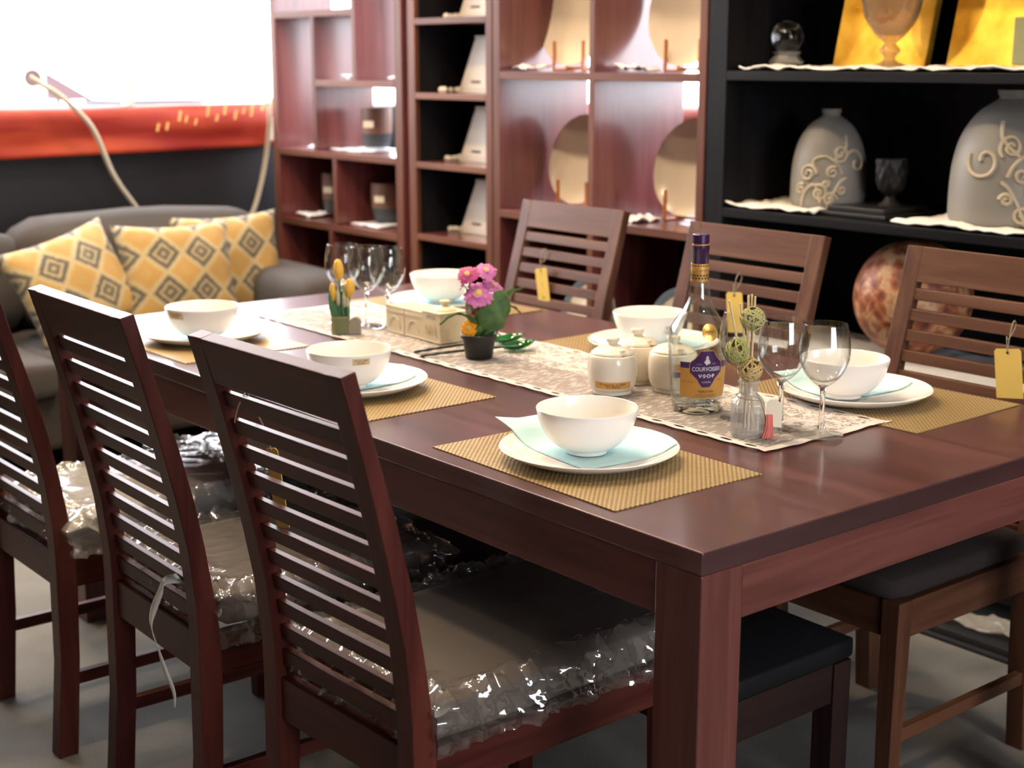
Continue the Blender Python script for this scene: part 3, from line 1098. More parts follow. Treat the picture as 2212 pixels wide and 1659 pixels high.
def chair(x0, yc, W, facing, rz, label, group, cover=None, seed=0, D=.475):
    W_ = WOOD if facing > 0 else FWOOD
    ch = thing('dining_chair', label, 'chair', (x0, yc, 0), R_(rz) if facing > 0 else PI + R_(rz), group)
    hw = W / 2
    pw = .04
    for s in (-1, 1):
        bm = bm_new()
        y0, y1 = (-hw, -hw + pw) if s < 0 else (hw - pw, hw)
        zs = [0, .2, .36, .43, .485, .54, .59, .64, .675, .73, .776, .84, .895, .95]
        back = [(interp(PB, z), z) for z in zs] + [(PB[-1][1], PB[-1][0])]
        front = [(interp(PF, z), z) for z in zs] + [(PF[-1][1], PF[-1][0])]
        A, B = [], []
        for (xb, zb), (xf, zf) in zip(back, front):
            A.append((bm.verts.new((xb, y0, zb)), bm.verts.new((xf, y0, zf))))
            B.append((bm.verts.new((xb, y1, zb)), bm.verts.new((xf, y1, zf))))
        for i in range(len(A) - 1):
            bm.faces.new((A[i][0], A[i][1], A[i + 1][1], A[i + 1][0]))
            bm.faces.new((B[i][1], B[i][0], B[i + 1][0], B[i + 1][1]))
            bm.faces.new((B[i][0], A[i][0], A[i + 1][0], B[i + 1][0]))
            bm.faces.new((A[i][1], B[i][1], B[i + 1][1], A[i + 1][1]))
        bm.faces.new((A[0][0], B[0][0], B[0][1], A[0][1]))
        bm.faces.new((A[-1][0], A[-1][1], B[-1][1], B[-1][0]))
        obj('rear_post', bm, W_['z'], ch, smooth=25, bevel=.002)
    yi = hw - pw + .004

    def slat(zt, h, th, name, off=.0):
        zb = zt - h
        xm1 = (interp(PB, zt) + interp(PF, zt)) / 2 + off
        xm0 = (interp(PB, zb) + interp(PF, zb)) / 2 + off
        sl = (xm0 - xm1) / h * .0
        bm = bm_new()
        prism(bm, [(xm0 - th / 2, zb), (xm0 + th / 2, zb), (xm1 + th / 2, zt), (xm1 - th / 2, zt)], -yi, yi)
        return obj(name, bm, W_['y'], ch, bevel=.0015)
    # top rail follows the lean, as thick as the posts
    bm = bm_new()
    z0 = .927
    prism(bm, [(interp(PB, z0) + .001, z0), (interp(PF, z0) - .001, z0), (PF[-1][1] - .0005, PF[-1][0] - .0003), (PB[-1][1] + .0005, PB[-1][0] - .0003)], -yi, yi)
    obj('top_rail', bm, W_['y'], ch, bevel=.002)
    for k in range(10):
        slat(.9135 - .0437 * k, .0245, .0135, 'slat', .003)
    slat(.478, .03, .016, 'lower_rail', .002)
    for s in (-1, 1):
        ya, yb = (-hw + .003, -hw + .027) if s < 0 else (hw - .027, hw - .003)
        obj('seat_rail', bx(.035, D - .02, ya, yb, .358, .430), W_['x'], ch, bevel=.002)
        y0, y1 = (-hw, -hw + pw) if s < 0 else (hw - pw, hw)
        bm = bm_new()
        v0 = [(D - .034, y0 + .004, 0), (D - .002, y0 + .004, 0), (D - .002, y1 - .004, 0), (D - .034, y1 - .004, 0)]
        v1 = [(D - .042, y0, .432), (D, y0, .432), (D, y1, .432), (D - .042, y1, .432)]
        A, B = [bm.verts.new(p) for p in v0], [bm.verts.new(p) for p in v1]
        bm.faces.new(A[::-1])
        bm.faces.new(B)
        for i in range(4):
            bm.faces.new((A[i], A[(i + 1) % 4], B[(i + 1) % 4], B[i]))
        obj('front_leg', bm, W_['z'], ch, bevel=.002)
        obj('stretcher', bx(.028, D - .03, (ya + yb) / 2 - .009, (ya + yb) / 2 + .009, .148, .174), W_['x'], ch, bevel=.0015)
    obj('seat_rail', bx(.008, .032, -hw + .03, hw - .03, .356, .430), W_['y'], ch, bevel=.002)
    obj('seat_rail', bx(D - .03, D - .005, -hw + .03, hw - .03, .358, .430), W_['y'], ch, bevel=.002)
    if cover:
        cu = obj('seat_cushion', soft_box(.052, D + .022, -hw + .006, hw - .006, .432, .498, r=.016, puff=.004, n=8, seed=seed), M_SEATBR, ch, smooth=180)
        fo = obj('plastic_cover', film(.047, D + .027, -hw + .001, hw - .001, .436, .500, seed, hang=.01 + .02 * (seed == 2), amp=.02, wrinkle=.03 if seed == 1 else .10), cover, cu, smooth=60, recalc=False)
        fo['label'] = 'crinkled clear plastic wrap'
    else:
        obj('seat_cushion', soft_box(.05, D + .015, -hw + .004, hw - .004, .430, .486, r=.022, puff=.006, n=8, seed=seed), M_SEATDK, ch, smooth=180)
    return ch


NG, FG = 'chairs along the near side of the table', 'chairs along the far side of the table'
chair(-.268, .500, .404, 1, 1.8, 'nearest dining chair, its whole slatted back in front of the table', NG, M_PLASTIC, 1, D=.556)
chair(-.292, 1.088, .406, 1, -1.0, 'middle dining chair on the near side, white strap hanging off its seat', NG, M_PLASTIC, 2)
chair(-.322, 1.642, .392, 1, 0, 'farthest near side dining chair, cut off by the left photo edge', NG, M_PLASTIC2, 3)  # pale film body stands in for the window's reflection on this wrap
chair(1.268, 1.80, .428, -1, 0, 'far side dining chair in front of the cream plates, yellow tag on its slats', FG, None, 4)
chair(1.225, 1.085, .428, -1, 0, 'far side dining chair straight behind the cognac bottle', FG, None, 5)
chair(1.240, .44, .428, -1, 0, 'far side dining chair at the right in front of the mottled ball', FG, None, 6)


# ------------------------------------------------------------------ stools under the table
DWOOD = {a: wood('dark_walnut_' + a, a, (.008, .004, .004), (.02, .008, .007), (.035, .014, .011), rough=.45) for a in 'xyz'}


def stool(x0, x1, y0, y1, h, label, cover=None, name='stool'):
    st = thing(name, label, name, ((x0 + x1) / 2, (y0 + y1) / 2, 0))
    hx, hy = (x1 - x0) / 2, (y1 - y0) / 2
    se = obj('seat', soft_box(-hx, hx, -hy, hy, h - .045, h, r=.012, puff=.002, n=5), M_SEATBK, st, smooth=180)
    for sx in (-1, 1):
        for sy in (-1, 1):
            xa, xb = sorted((sx * (hx - .004), sx * (hx - .05)))
            ya, yb = sorted((sy * (hy - .004), sy * (hy - .05)))
            obj('leg', bx(xa, xb, ya, yb, 0, h - .0455), DWOOD['z'], st, bevel=.002)
    for sy in (-1, 1):
        ya, yb = sorted((sy * (hy - .008), sy * (hy - .03)))
        obj('apron', bx(-hx + .05, hx - .05, ya, yb, h - .12, h - .0455), DWOOD['x'], st, bevel=.002)
    for sx in (-1, 1):
        xa, xb = sorted((sx * (hx - .008), sx * (hx - .03)))
        obj('apron', bx(xa, xb, -hy + .05, hy - .05, h - .12, h - .0455), DWOOD['y'], st, bevel=.002)
    if cover:
        fo = obj('plastic_cover', film(-hx - .004, hx + .004, -hy - .004, hy + .004, h - .05, h, 7.7, amp=.014, wrinkle=.5), cover, se, smooth=60, recalc=False)
        fo['label'] = 'crinkled clear plastic wrap'
    return st


stool(.305, .655, .236, 1.44, .40, 'long black topped bench pushed under the near end of the table', name='bench')
stool(.225, .66, 1.62, 2.10, .44, 'stool wrapped in silvery plastic under the middle of the table', M_PLASTIC)

# milky strap hanging from the middle chair's seat wrap
bm = bm_new()
pts = smoothp([(-.262, .975, .508), (-.318, .955, .523), (-.328, .960, .50), (-.33, .985, .462), (-.332, .995, .43), (-.325, .987, .39), (-.32, .972, .35), (-.315, .955, .315), (-.317, .95, .29)], 5)
pts2 = [Vector(p) for p in pts]
L = len(pts2)
V = []
for i, p in enumerate(pts2):
    wd = .0085 - .003 * i / L + (.016 * max(0, 1 - i / 8))
    tw = .7 * math.sin(i * .35)
    d = Vector((math.sin(tw) * .5, math.cos(tw), .1)).normalized() * wd
    V.append((bm.verts.new(p - d), bm.verts.new(p + d)))
for a, b in zip(V, V[1:]):
    bm.faces.new((a[0], a[1], b[1], b[0]))
o = obj('plastic_strap', bm, mat('milky_plastic', (.62, .6, .54), .35), smooth=180)
md = o.modifiers.new('s', 'SOLIDIFY')
md.thickness = .0012
tag(o, 'milky plastic strap dangling behind the middle near side chair', 'strap')


# ------------------------------------------------------------------ yellow price tags
M_TAG = mat('yellow_card', (.78, .55, .13), .6)
M_INK = mat('dark_ink', (.03, .025, .025), .7)
M_STRING = mat('twine', (.32, .26, .18), .8)


def price_tag(top, w_, h, yaw, lean, roll, label, string, marks=()):
    root = thing('price_tag', label, 'price tag', top)
    rot = Matrix.Rotation(R_(yaw), 4, 'Z') @ Matrix.Rotation(R_(90 + lean), 4, 'X') @ Matrix.Rotation(R_(roll), 4, 'Z')
    bm = bm_new()
    prism(bm, [(-w_ / 2 + .005, 0), (w_ / 2 - .005, 0), (w_ / 2, -.005), (w_ / 2, -h), (-w_ / 2, -h), (-w_ / 2, -.005)], -.0005, .0005, axis='z')
    c = obj('card', bm, M_TAG, root)
    c.matrix_local = rot
    bm = lat([(0, .0007), (.003, .0007), (.003, .0012), (0, .0012)], 12)
    hole = obj('eyelet', bm, M_INK, root)
    hole.matrix_local = rot @ Matrix.Translation((0, -.008, 0))
    if marks:
        bm = bm_new()
        for s, y, sz in marks:
            join(bm, text_bm(s, sz), lambda q, y=y: Vector((q.x, q.y + y, .0008)))
        k = obj('handwriting', bm, M_INK, root)
        k.matrix_local = rot
    bm = bm_new()
    tube(bm, smoothp([Vector(p) - Vector(top) for p in string], 6), .0011, 6)
    obj('string', bm, M_STRING, root, smooth=60)
    return root


# far chairs face -X; tags hang on the table side of their slats
def loop(x, y, z0, ztop, d=.03):
    return [(x, y, z0), (x - .002, y - .004, (z0 + ztop) / 2), (x, y - .006, ztop - .004), (x + d * .5, y - .002, ztop + .004), (x + d, y + .004, ztop - .01), (x + d * .6, y + .01, ztop - .035), (x + .004, y + .006, (z0 + ztop) / 2), (x, y, z0)]


price_tag((1.283, 1.853, .824), .051, .095, -90, 0, 10, 'yellow price tag on the far chair behind the pink flowers', loop(1.283, 1.853, .818, .874), ((":'", -.02, .016), ('::', -.045, .02), ('M', -.085, .014)))
price_tag((1.243, 1.085, .853), .052, .098, -90, 0, 6, 'yellow price tag hanging behind the reed diffuser', loop(1.243, 1.085, .847, .893))
price_tag((1.212, .325, .835), .06, .10, -90, 0, 8, 'yellow price tag at the right photo edge on the last far chair', loop(1.212, .325, .829, .886))
price_tag((-.275, .648, .815), .03, .125, 100, 0, -10, 'narrow yellow tag dangling inside the nearest chair back', [(-.275, .648, .81), (-.29, .64, .85), (-.318, .625, .895), (-.332, .615, .917), (-.348, .61, .90), (-.35, .618, .88), (-.348, .624, .872)])

# ------------------------------------------------------------------ placemats
M_MAT = mat('woven_gold_vinyl', (.4, .26, .09), .42, metal=.25)
tt = NT(M_MAT)
vv = tt.obj_coord((1, 1, 1))
sp = tt.n('ShaderNodeSeparateXYZ', i_0=vv)
P_ = .0098
a = tt.math('MULTIPLY', sp.outputs[0], 2 * PI / P_)
b = tt.math('MULTIPLY', sp.outputs[1], 2 * PI / (P_ * 1.0))
wv = tt.math('MULTIPLY', tt.math('SINE', a), tt.math('SINE', b))
hgt = tt.math('MULTIPLY_ADD', wv, .5, .5)
rib = tt.math('ABSOLUTE', tt.math('SINE', tt.math('MULTIPLY', sp.outputs[1], 2 * PI / P_)))
tt.link(tt.ramp(hgt, [(.05, (.10, .06, .022)), (.3, (.28, .19, .078)), (.75, (.46, .335, .155))]), tt.b.inputs['Base Color'])
tt.bump(tt.math('ADD', hgt, tt.math('MULTIPLY', rib, .3)), .7, .0012)


def placemat(x0, x1, y0, y1, rz, label):
    cx, cy_ = (x0 + x1) / 2, (y0 + y1) / 2
    bm = bm_new()
    hx, hy = (x1 - x0) / 2, (y1 - y0) / 2
    box(bm, -hx, hx, -hy, hy, 0, .0018)
    o = obj('placemat', bm, M_MAT, loc=(cx, cy_, TH + .0003), rot=(0, 0, R_(rz)))
    tag(o, label, 'placemat', 'woven gold placemats')
    return o


placemat(.035, .347, .202, .657, -.8, 'woven gold placemat nearest the camera, at the near table corner')
placemat(.037, .349, .880, 1.335, .8, 'woven gold placemat behind the back of the nearest chair')
placemat(.028, .340, 1.552, 2.0, .5, 'woven gold placemat at the far left end, beside the yellow pillows')
placemat(.755, 1.067, 1.59, 2.04, 0, 'woven gold placemat in the far right corner behind the wine glasses and spice boxes')
placemat(.738, 1.05, .885, 1.262, 1.0, 'woven gold placemat behind the white sugar jars')
placemat(.741, 1.075, .205, .655, 1.5, 'woven gold placemat at the right under the plate by the wine glasses')

# ------------------------------------------------------------------ lace runner
RZ = TH + .0046
m = bpy.data.materials.new('white_lace')
m.use_nodes = True
tt = NT(m)
tt.b.inputs['Base Color'].default_value = (.64, .59, .55, 1)
tt.b.inputs['Roughness'].default_value = .85
out = m.node_tree.nodes['Material Output']
vv = tt.obj_coord((1, 1, 1))
sp = tt.n('ShaderNodeSeparateXYZ', i_0=vv)
RHX, RHY = .163, .858
ex = tt.math('SUBTRACT', RHX, tt.math('ABSOLUTE', sp.outputs[0]))
ey = tt.math('SUBTRACT', RHY, tt.math('ABSOLUTE', sp.outputs[1]))
edge = tt.math('MINIMUM', ex, ey)
border = tt.math('LESS_THAN', edge, .020)
rim = tt.math('LESS_THAN', edge, .004)
# floral patches on the right half, rows of fine threads on the left
v1 = tt.obj_coord((30, 20, 1))
ns = tt.n('ShaderNodeTexNoise', i_Vector=v1, i_Scale=1.0, i_Detail=3.0, i_Distortion=1.6)
flor = tt.math('GREATER_THAN', ns.outputs[0], .53)
vo = tt.n('ShaderNodeTexVoronoi', i_Vector=tt.obj_coord((60, 46, 1)), i_Scale=1.0, feature='DISTANCE_TO_EDGE')
vein = tt.math('LESS_THAN', vo.outputs['Distance'], .055)
n2 = tt.n('ShaderNodeTexNoise', i_Vector=tt.obj_coord((36, 150, 1)), i_Scale=1.0, i_Detail=2.0, i_Distortion=.4)
thr = tt.math('GREATER_THAN', n2.outputs[0], .56)
side = tt.math('GREATER_THAN', tt.math('ADD', sp.outputs[0], tt.math('MULTIPLY', ns.outputs[0], .08)), .045)
fl = tt.math('MULTIPLY', tt.math('MAXIMUM', flor, vein), side)
pat = tt.math('MAXIMUM', fl, tt.math('MULTIPLY', thr, .75))
alpha = tt.math('MULTIPLY_ADD', pat, .5, .42)
alpha = tt.math('MAXIMUM', alpha, tt.math('MULTIPLY', border, .97))
# oval openings along the long edge
fy = tt.math('SUBTRACT', tt.math('FRACT', tt.math('MULTIPLY', sp.outputs[1], 1 / .056)), .5)
oy = tt.math('DIVIDE', tt.math('MULTIPLY', fy, .056), .0135)
ox = tt.math('DIVIDE', tt.math('SUBTRACT', ex, .0115), .0042)
ov = tt.math('LESS_THAN', tt.math('ADD', tt.math('MULTIPLY', ox, ox), tt.math('MULTIPLY', oy, oy)), 1.0)
alpha = tt.math('MULTIPLY', alpha, tt.math('SUBTRACT', 1.0, ov), clamp=True)
tp = tt.n('ShaderNodeBsdfTransparent')
mx = tt.n('ShaderNodeMixShader', i_0=alpha)
tt.link(tp.outputs[0], mx.inputs[1])
tt.link(tt.b.outputs[0], mx.inputs[2])
tt.link(mx.outputs[0], out.inputs[0])
tt.bump(pat, .5, .001)
M_LACE = m
bm = bm_new()


def lace(a, b):
    x, y = (a * 2 - 1) * RHX, (b * 2 - 1) * RHY
    s = abs(a * 2 - 1)
    if s > .8:
        x += math.copysign(1, x) * (s - .8) / .2 * (.0035 * abs(math.sin(y * PI / .056)) + .006 * noise.noise((y * 9, 3 if x > 0 else 8, 0)) * (2.2 if x > 0 else .5))
    e = abs(b * 2 - 1)
    if e > .95:
        y += math.copysign(1, y) * (e - .95) / .05 * (.009 * noise.noise((x * 22, 1.5, y)))
        if y < 0 and x > .06:
            x += (e - .95) / .05 * (x - .06) * .12
    z = .0008 * noise.noise((x * 26, y * 20, 0)) + (.0022 * max(0, noise.noise((x * 40, y * 26, 4))) if s > .72 and x > 0 else 0)
    return (x, y, z)


grid(bm, 44, 200, lace)
o = obj('table_runner', bm, M_LACE, smooth=180, loc=(.609, 1.137, RZ - .0012))
tag(o, 'white lace runner with oval eyelets laid down the middle of the table', 'table runner')

# ------------------------------------------------------------------ place settings
PR = .1465
plate_prof = smoothp([(0, .0065), (.05, .0065), (.095, .008), (.118, .0125), (.138, .0205), (PR - .001, .0245)], 5)
prof = [(p.x, p.y) for p in plate_prof] + [(PR + .0005, .0235), (PR - .002, .0212), (.135, .0150), (.115, .0065), (.092, .001), (.088, 0), (.08, .0015), (0, .0015)]
plate0 = thing('plate', '', 'plate')
obj('dish', lat(prof, 96), M_PORC, plate0, smooth=60)
BR = .0835
bo = smoothp([(.036, .0065), (.050, .0125), (.066, .028), (.077, .049), (.0825, .068), (BR, .0745)], 6)
bi = smoothp([(.0, .0105), (.03, .0115), (.048, .018), (.063, .031), (.0735, .050), (.0795, .068), (.081, .0745)], 6)
bprof = [(p.x, p.y) for p in bi] + [(.0822, .0755)] + [(p.x, p.y) for p in bo[::-1]] + [(.0345, .005), (.034, 0), (.0305, 0), (.03, .003), (0, .003)]
bowl0 = thing('bowl', '', 'bowl')
obj('bowl_body', lat(bprof, 96), M_PORC, bowl0, smooth=60)


def napkin(loc, rz, sx, sy, label, off, curl=.0, seed=0):
    bm = bm_new()
    ca, sa = math.cos(R_(rz)), math.sin(R_(rz))

    def f(a, b):
        x, y = (a * 2 - 1) * sx / 2, (b * 2 - 1) * sy / 2
        r = math.hypot(x * ca - y * sa + off[0], x * sa + y * ca + off[1])
        zz = .0078 + max(0, interp([(0, 0), (.095, 0.0012), (.118, .0055), (.138, .0148), (.15, .0195), (.2, .026)], r))
        zz += .0012 * abs(noise.noise((x * 30, y * 30, seed)))
        if curl and a < .25 and b > .7:
            zz += curl * (.25 - a) * (b - .7) * 8
        return (x, y, zz)
    grid(bm, 26, 26, f)
    o = obj('napkin', bm, M_NAP, smooth=180, loc=(loc[0] + off[0], loc[1] + off[1], loc[2]), rot=(0, 0, R_(rz)))
    md = o.modifiers.new('s', 'SOLIDIFY')
    md.thickness = .0011
    md.offset = 1
    return tag(o, label, 'napkin', 'pale blue paper napkins')


where = [((.191, .436), (.193, .444), 'on the placemat nearest the camera', 30, 0), ((.176, 1.115), (.158, 1.10), 'behind the nearest chair back', 12, 1), ((.192, 1.775), (.172, 1.742), 'at the far left table corner by the pillows', 8, 2),
         ((.905, 1.80), (.905, 1.812), 'at the far right behind the spice boxes', 22, 3), ((.918, 1.028), (.912, 1.035), 'behind the white sugar jars', 10, 4), ((.880, .440), (.842, .436), 'behind the near wine glasses', 18, 5)]
PZ = TH + .0023
M_STICK = mat('tan_paper_sticker', (.6, .47, .25), .7)
M_PSTICK = mat('white_paper_sticker', (.72, .70, .64), .7)


def sticker_on(parent, rfun, a0, z0, w_, h, m, lines, base, lift=.0006, name='sticker'):
    bm = poly_bm([(-w_ / 2, -h / 2), (w_ / 2, -h / 2), (w_ / 2, h / 2), (-w_ / 2, h / 2)])
    slice_x(bm, .004)
    for k in range(1, 4):
        bmesh.ops.bisect_plane(bm, geom=bm.verts[:] + bm.edges[:] + bm.faces[:], plane_co=(0, -h / 2 + h * k / 4, 0), plane_no=(0, 1, 0))
    fn = wrap_on(rfun, a0, z0, lift)
    for v_ in bm.verts:
        v_.co = fn(v_.co)
    s = obj(name, bm, m, parent, smooth=180, recalc=False)
    if lines:
        bm = bm_new()
        for txt, y, sz, sx in lines:
            tb_ = text_bm(txt, sz, sx)
            slice_x(tb_, .006)
            fn2 = wrap_on(rfun, a0, z0 + y, lift + .0004)
            join(bm, tb_, fn2)
        obj('print', bm, M_INK, s, recalc=False)
    return s


btab = [(p.y, p.x) for p in bo]
bfun = lambda z: interp(btab, z)
for i, (pc, bc, lab, rz, k) in enumerate(where):
    if i == 0:
        plate0.location = (*pc, PZ)
        tag(plate0, 'big white plate ' + lab, 'plate', 'white dinner plates')
    else:
        dup(plate0, (*pc, PZ), 0, 'big white plate ' + lab, 'white dinner plates')
    sx_, sy_, rz_, of_ = ((.185, .262, -6, (.036, .052)), (.2, .19, 2, (.022, .046)), (.2, .185, 10, (.0, .01)), (.2, .185, 14, (-.02, .01)), (.2, .185, 6, (.0, .01)), (.2, .18, -8, (.04, .06)))[i]
    napkin((*pc, PZ), rz_, sx_, sy_, 'pale blue napkin under the bowl ' + lab, of_, .012 if i == 0 else 0, i)
    bz = PZ + .0106
    if i == 0:
        bowl0.location = (*bc, bz)
        tag(bowl0, 'white bowl ' + lab, 'bowl', 'white bowls')
        bw = bowl0
        bowls = [bw]
    else:
        bw = bowl0.copy()
        COL.objects.link(bw)
        bw.location = (*bc, bz)
        c = bowl0.children[0].copy()
        COL.objects.link(c)
        c.parent = bw
        bw['label'] = 'white bowl ' + lab
        bowls.append(bw)
# stickers on three of the bowls
sticker_on(bowls[1], bfun, R_(254), .0635, .034, .013, M_STICK, [('Property of BBF', .002, .0042, .9), ('20130930', -.003, .0042, .9)], None)
sticker_on(bowls[2], bfun, R_(196), .062, .046, .015, M_STICK, [('Property of BBF', .0025, .0045, 1.1), ('20130930', -.003, .0045, 1.1)], None)
sticker_on(bowls[4], bfun, R_(258), .046, .022, .02, M_PSTICK, [('SaleD', .0055, .0065, .9), ('|||||||||', -.006, .006, .8), ('1200', 0, .004, 1)], None)

# ------------------------------------------------------------------ wine glasses
GH = .195
go = smoothp([(.0045, .084), (.012, .0885), (.028, .103), (.0395, .123), (.0435, .142), (.0425, .164), (.0385, .186), (.0368, GH)], 6)
gprof = [(p.x, p.y) for p in go] + [(.0360, GH + .0004)] + [(p.x - .0011, p.y + .0004) for p in go[::-1] if p.y > .098] + [(.012, .0955), (0, .0935)]
footp = [(0, .0), (.0375, .0), (.0380, .0012), (.034, .0026), (.018, .0046), (.009, .008), (.0068, .0125), (0, .0125)]
stemp = [(0, .0127), (.0066, .0127), (.0056, .018), (.0044, .04), (.0044, .07), (.0052, .082), (.0085, .0872), (0, .0878)]
glass0 = thing('wine_glass', '', 'wine glass')
obj('glass_bowl', lat(gprof, 56), M_GLASS, glass0, smooth=70)
obj('stem', lat(stemp, 40), M_SOLID, glass0, smooth=40)
obj('foot', lat(footp, 48), M_GLASS, glass0, smooth=40)
gl = [((.600, .292), 'rightmost wine glass of the three beside the cognac bottle'), ((.578, .365), 'middle wine glass of the three beside the cognac bottle'), ((.585, .462), 'wine glass behind the reed diffuser sticks'),
      ((.601, 1.617), 'rightmost of the three wine glasses beyond the spice boxes'), ((.575, 1.668), 'middle one of the three wine glasses by the wooden tulips'), ((.555, 1.742), 'leftmost far wine glass, directly behind the wooden tulips')]
glasses = []
for i, (p, lab) in enumerate(gl):
    if i == 0:
        glass0.location = (*p, RZ)
        tag(glass0, lab, 'wine glass', 'stemmed wine glasses')
        glasses.append(glass0)
    else:
        glasses.append(dup(glass0, (*p, RZ), 0, lab, 'stemmed wine glasses'))
gfun = lambda z: interp([(p.y, p.x) for p in go], z)
M_TAPE = thin_glass('yellowed_tape', (.9, .82, .62), f0=.06, edge=.3, body=.35, body_col=(.6, .47, .25))
sticker_on(glasses[1], gfun, R_(40), .178, .055, .012, M_TAPE, [('Property of BBF', .0015, .0045, 1.0), ('20130930', -.0035, .0042, 1.0)], None, name='tape')
sticker_on(glasses[0], gfun, R_(52), .178, .05, .014, M_TAPE, None, None, name='tape')

# ------------------------------------------------------------------ cognac bottle
BH = .325
bz_ = lambda y: BH * (1350 - y) / 1265
bw_ = lambda w_: w_ / 3.317 / 1161 / 2
BT = [(1355, 300), (1350, 336), (1335, 342), (1280, 360), (1200, 380), (1100, 396), (1000, 410), (900, 420), (850, 423), (800, 416), (760, 398), (730, 372), (700, 335), (660, 282), (620, 228), (580, 190), (540, 166), (500, 150), (450, 138), (420, 132), (290, 124)]
btl = [Vector((bw_(w_), max(0, bz_(y)))) for y, w_ in BT]
outer = smoothp(btl[1:], 4)
bottle = thing('cognac_bottle', 'clear cognac bottle with purple and gold labels, standing on the lace', 'bottle', (.573, .563, RZ))
inner = [(p.x - .0028, p.y) for p in outer[::-1] if p.y > .018] + [(.030, .016), (.015, .019), (0, .024)]
obj('glass_body', lat([(p.x, p.y) for p in outer] + inner, 80), M_BOTTLE, bottle, smooth=60)
obj('glass_base', lat([(0, .006), (.025, .001), (bw_(330), 0), (bw_(338), .003), (bw_(336), .012), (.034, .0145), (.03, .0155), (.015, .0185), (0, .0235)], 64), M_BOTTLEB, bottle, smooth=50)
otab = [(p.y, p.x) for p in outer]
ofun = lambda z: interp(otab, z)
M_PURP = mat('purple_label', (.055, .012, .11), .4)
M_PURPC = mat('purple_foil', (.035, .008, .055), .3, coat=.3)
M_LGOLD = mat('gold_label', (.58, .31, .07), .4, metal=.15)
M_WHT = mat('white_print', (.75, .73, .75), .5)
M_BRN = mat('brown_print', (.12, .05, .02), .6)
cap = [(0, BH), (.0145, BH), (.0155, BH - .001), (.0155, bz_(150) + .0015), (.0145, bz_(150) + .001), (.0145, bz_(152))]
obj('cap', lat(cap + [(0, bz_(152))], 60, fr=lambda a, z, r: 1 + (.02 * math.sin(40 * a) if r > .0153 and z < BH - .0015 else 0)), M_PURPC, bottle, smooth=40)
obj('gold_ring', lat([(.0146, bz_(152)), (.0158, bz_(153)), (.0158, bz_(160)), (.0146, bz_(161))], 48), M_LGOLD, bottle, smooth=40)
obj('collar_foil', lat([(.0150, bz_(161)), (.0163, bz_(165)), (.0165, bz_(198)), (.0157, bz_(203)), (.0157, bz_(289)), (.0155, bz_(290)), (.0148, bz_(290))], 48), M_PURPC, bottle, smooth=40)
nr = .0163
obj('neck_label', lat([(nr - .001, bz_(291)), (nr, bz_(291)), (nr + .0005, bz_(418)), (nr - .0005, bz_(418))], 48), M_LGOLD, bottle, smooth=40)
nl = bpy.data.objects['neck_label']
AB = R_(224)
bm = bm_new()
for zz, n_, sz in ((bz_(392), 18, .0042), (bz_(372), 18, .0042), (bz_(304), 22, .003)):
    for k in range(n_):
        a = 2 * PI * (k + (.5 if sz == .0042 and zz > bz_(380) else 0)) / n_
        d = poly_bm([(-sz * .62, 0), (0, -sz * .62), (sz * .62, 0), (0, sz * .62)])
        join(bm, d, wrap_on(lambda z: nr + .0004, a, zz, .0003))
join(bm, text_bm('Courvoisier', .0058, 1.0), wrap_on(lambda z: nr + .0003, AB + .45, bz_(335), .0003))
obj('neck_print', bm, M_BRN, nl, recalc=False)

# main label: gold sheet, purple band, purple shield
LA = AB + .33            # label faces a little to the right of the camera
LS = 1 / (9.76 * 1161)   # close-up pixels to metres
LCX, LCY = 1015, 760


def lp(px, py):
    return ((px - LCX) * LS * 1.04, (LCY - py) * LS * 1.03)


def label_z():
    return bz_(1350 - 0) + .0775


LZ = .0755


def curved(name, pts, m, lift, parent, step=.0035, both=None):
    bm = poly_bm(pts)
    slice_x(bm, step)
    ys = [v_.co.y for v_ in bm.verts]
    y = min(ys) + .004
    while y < max(ys):
        bmesh.ops.bisect_plane(bm, geom=bm.verts[:] + bm.edges[:] + bm.faces[:], plane_co=(0, y, 0), plane_no=(0, 1, 0))
        y += .004
    fn = wrap_on(ofun, LA, LZ, lift)
    for v_ in bm.verts:
        v_.co = fn(v_.co)
    o = obj(name, bm, m, parent, smooth=180, recalc=False)
    return o


lg = curved('main_label', [lp(470, 610), lp(1560, 610), lp(1540, 1245), lp(480, 1245)], M_LGOLD, .0004, bottle)
curved('purple_band', [lp(466, 510), lp(1565, 510), lp(1562, 632), lp(468, 632)], M_PURP, .0006, lg)
half = [(1085, 262), (1190, 262), (1225, 330), (1290, 420), (1385, 505), (1400, 560), (1395, 720), (1340, 770), (1245, 860), (1195, 950), (1135, 1040), (1085, 1040)]
poly = half + [(2 * 1085 - x - 65, y) for x, y in half[::-1][1:-1]]
poly = [(x - 45, y) for x, y in poly]


def inset(pts, k):
    cx = sum(p[0] for p in pts) / len(pts)
    cy_ = sum(p[1] for p in pts) / len(pts)
    return [(cx + (p[0] - cx) * k, cy_ + (p[1] - cy_) * k) for p in pts]


curved('shield_border', [lp(*p) for p in poly][::-1], M_LGOLD, .0008, lg)
curved('shield', [lp(*p) for p in inset(poly, .95)][::-1], M_PURP, .0011, lg)
bm = bm_new()
SCX = sum(p[0] for p in poly) / len(poly)


def put(txt, py, sz, sx, dx=0, m=None, bold=0.0):
    x0, y0 = lp(SCX + dx, py)
    tb_ = text_bm(txt, sz, sx, bold)
    for v_ in tb_.verts:
        v_.co.x += x0
        v_.co.y += y0
    slice_x(tb_, .004)
    join(bm, tb_, wrap_on(ofun, LA, LZ, .0015))


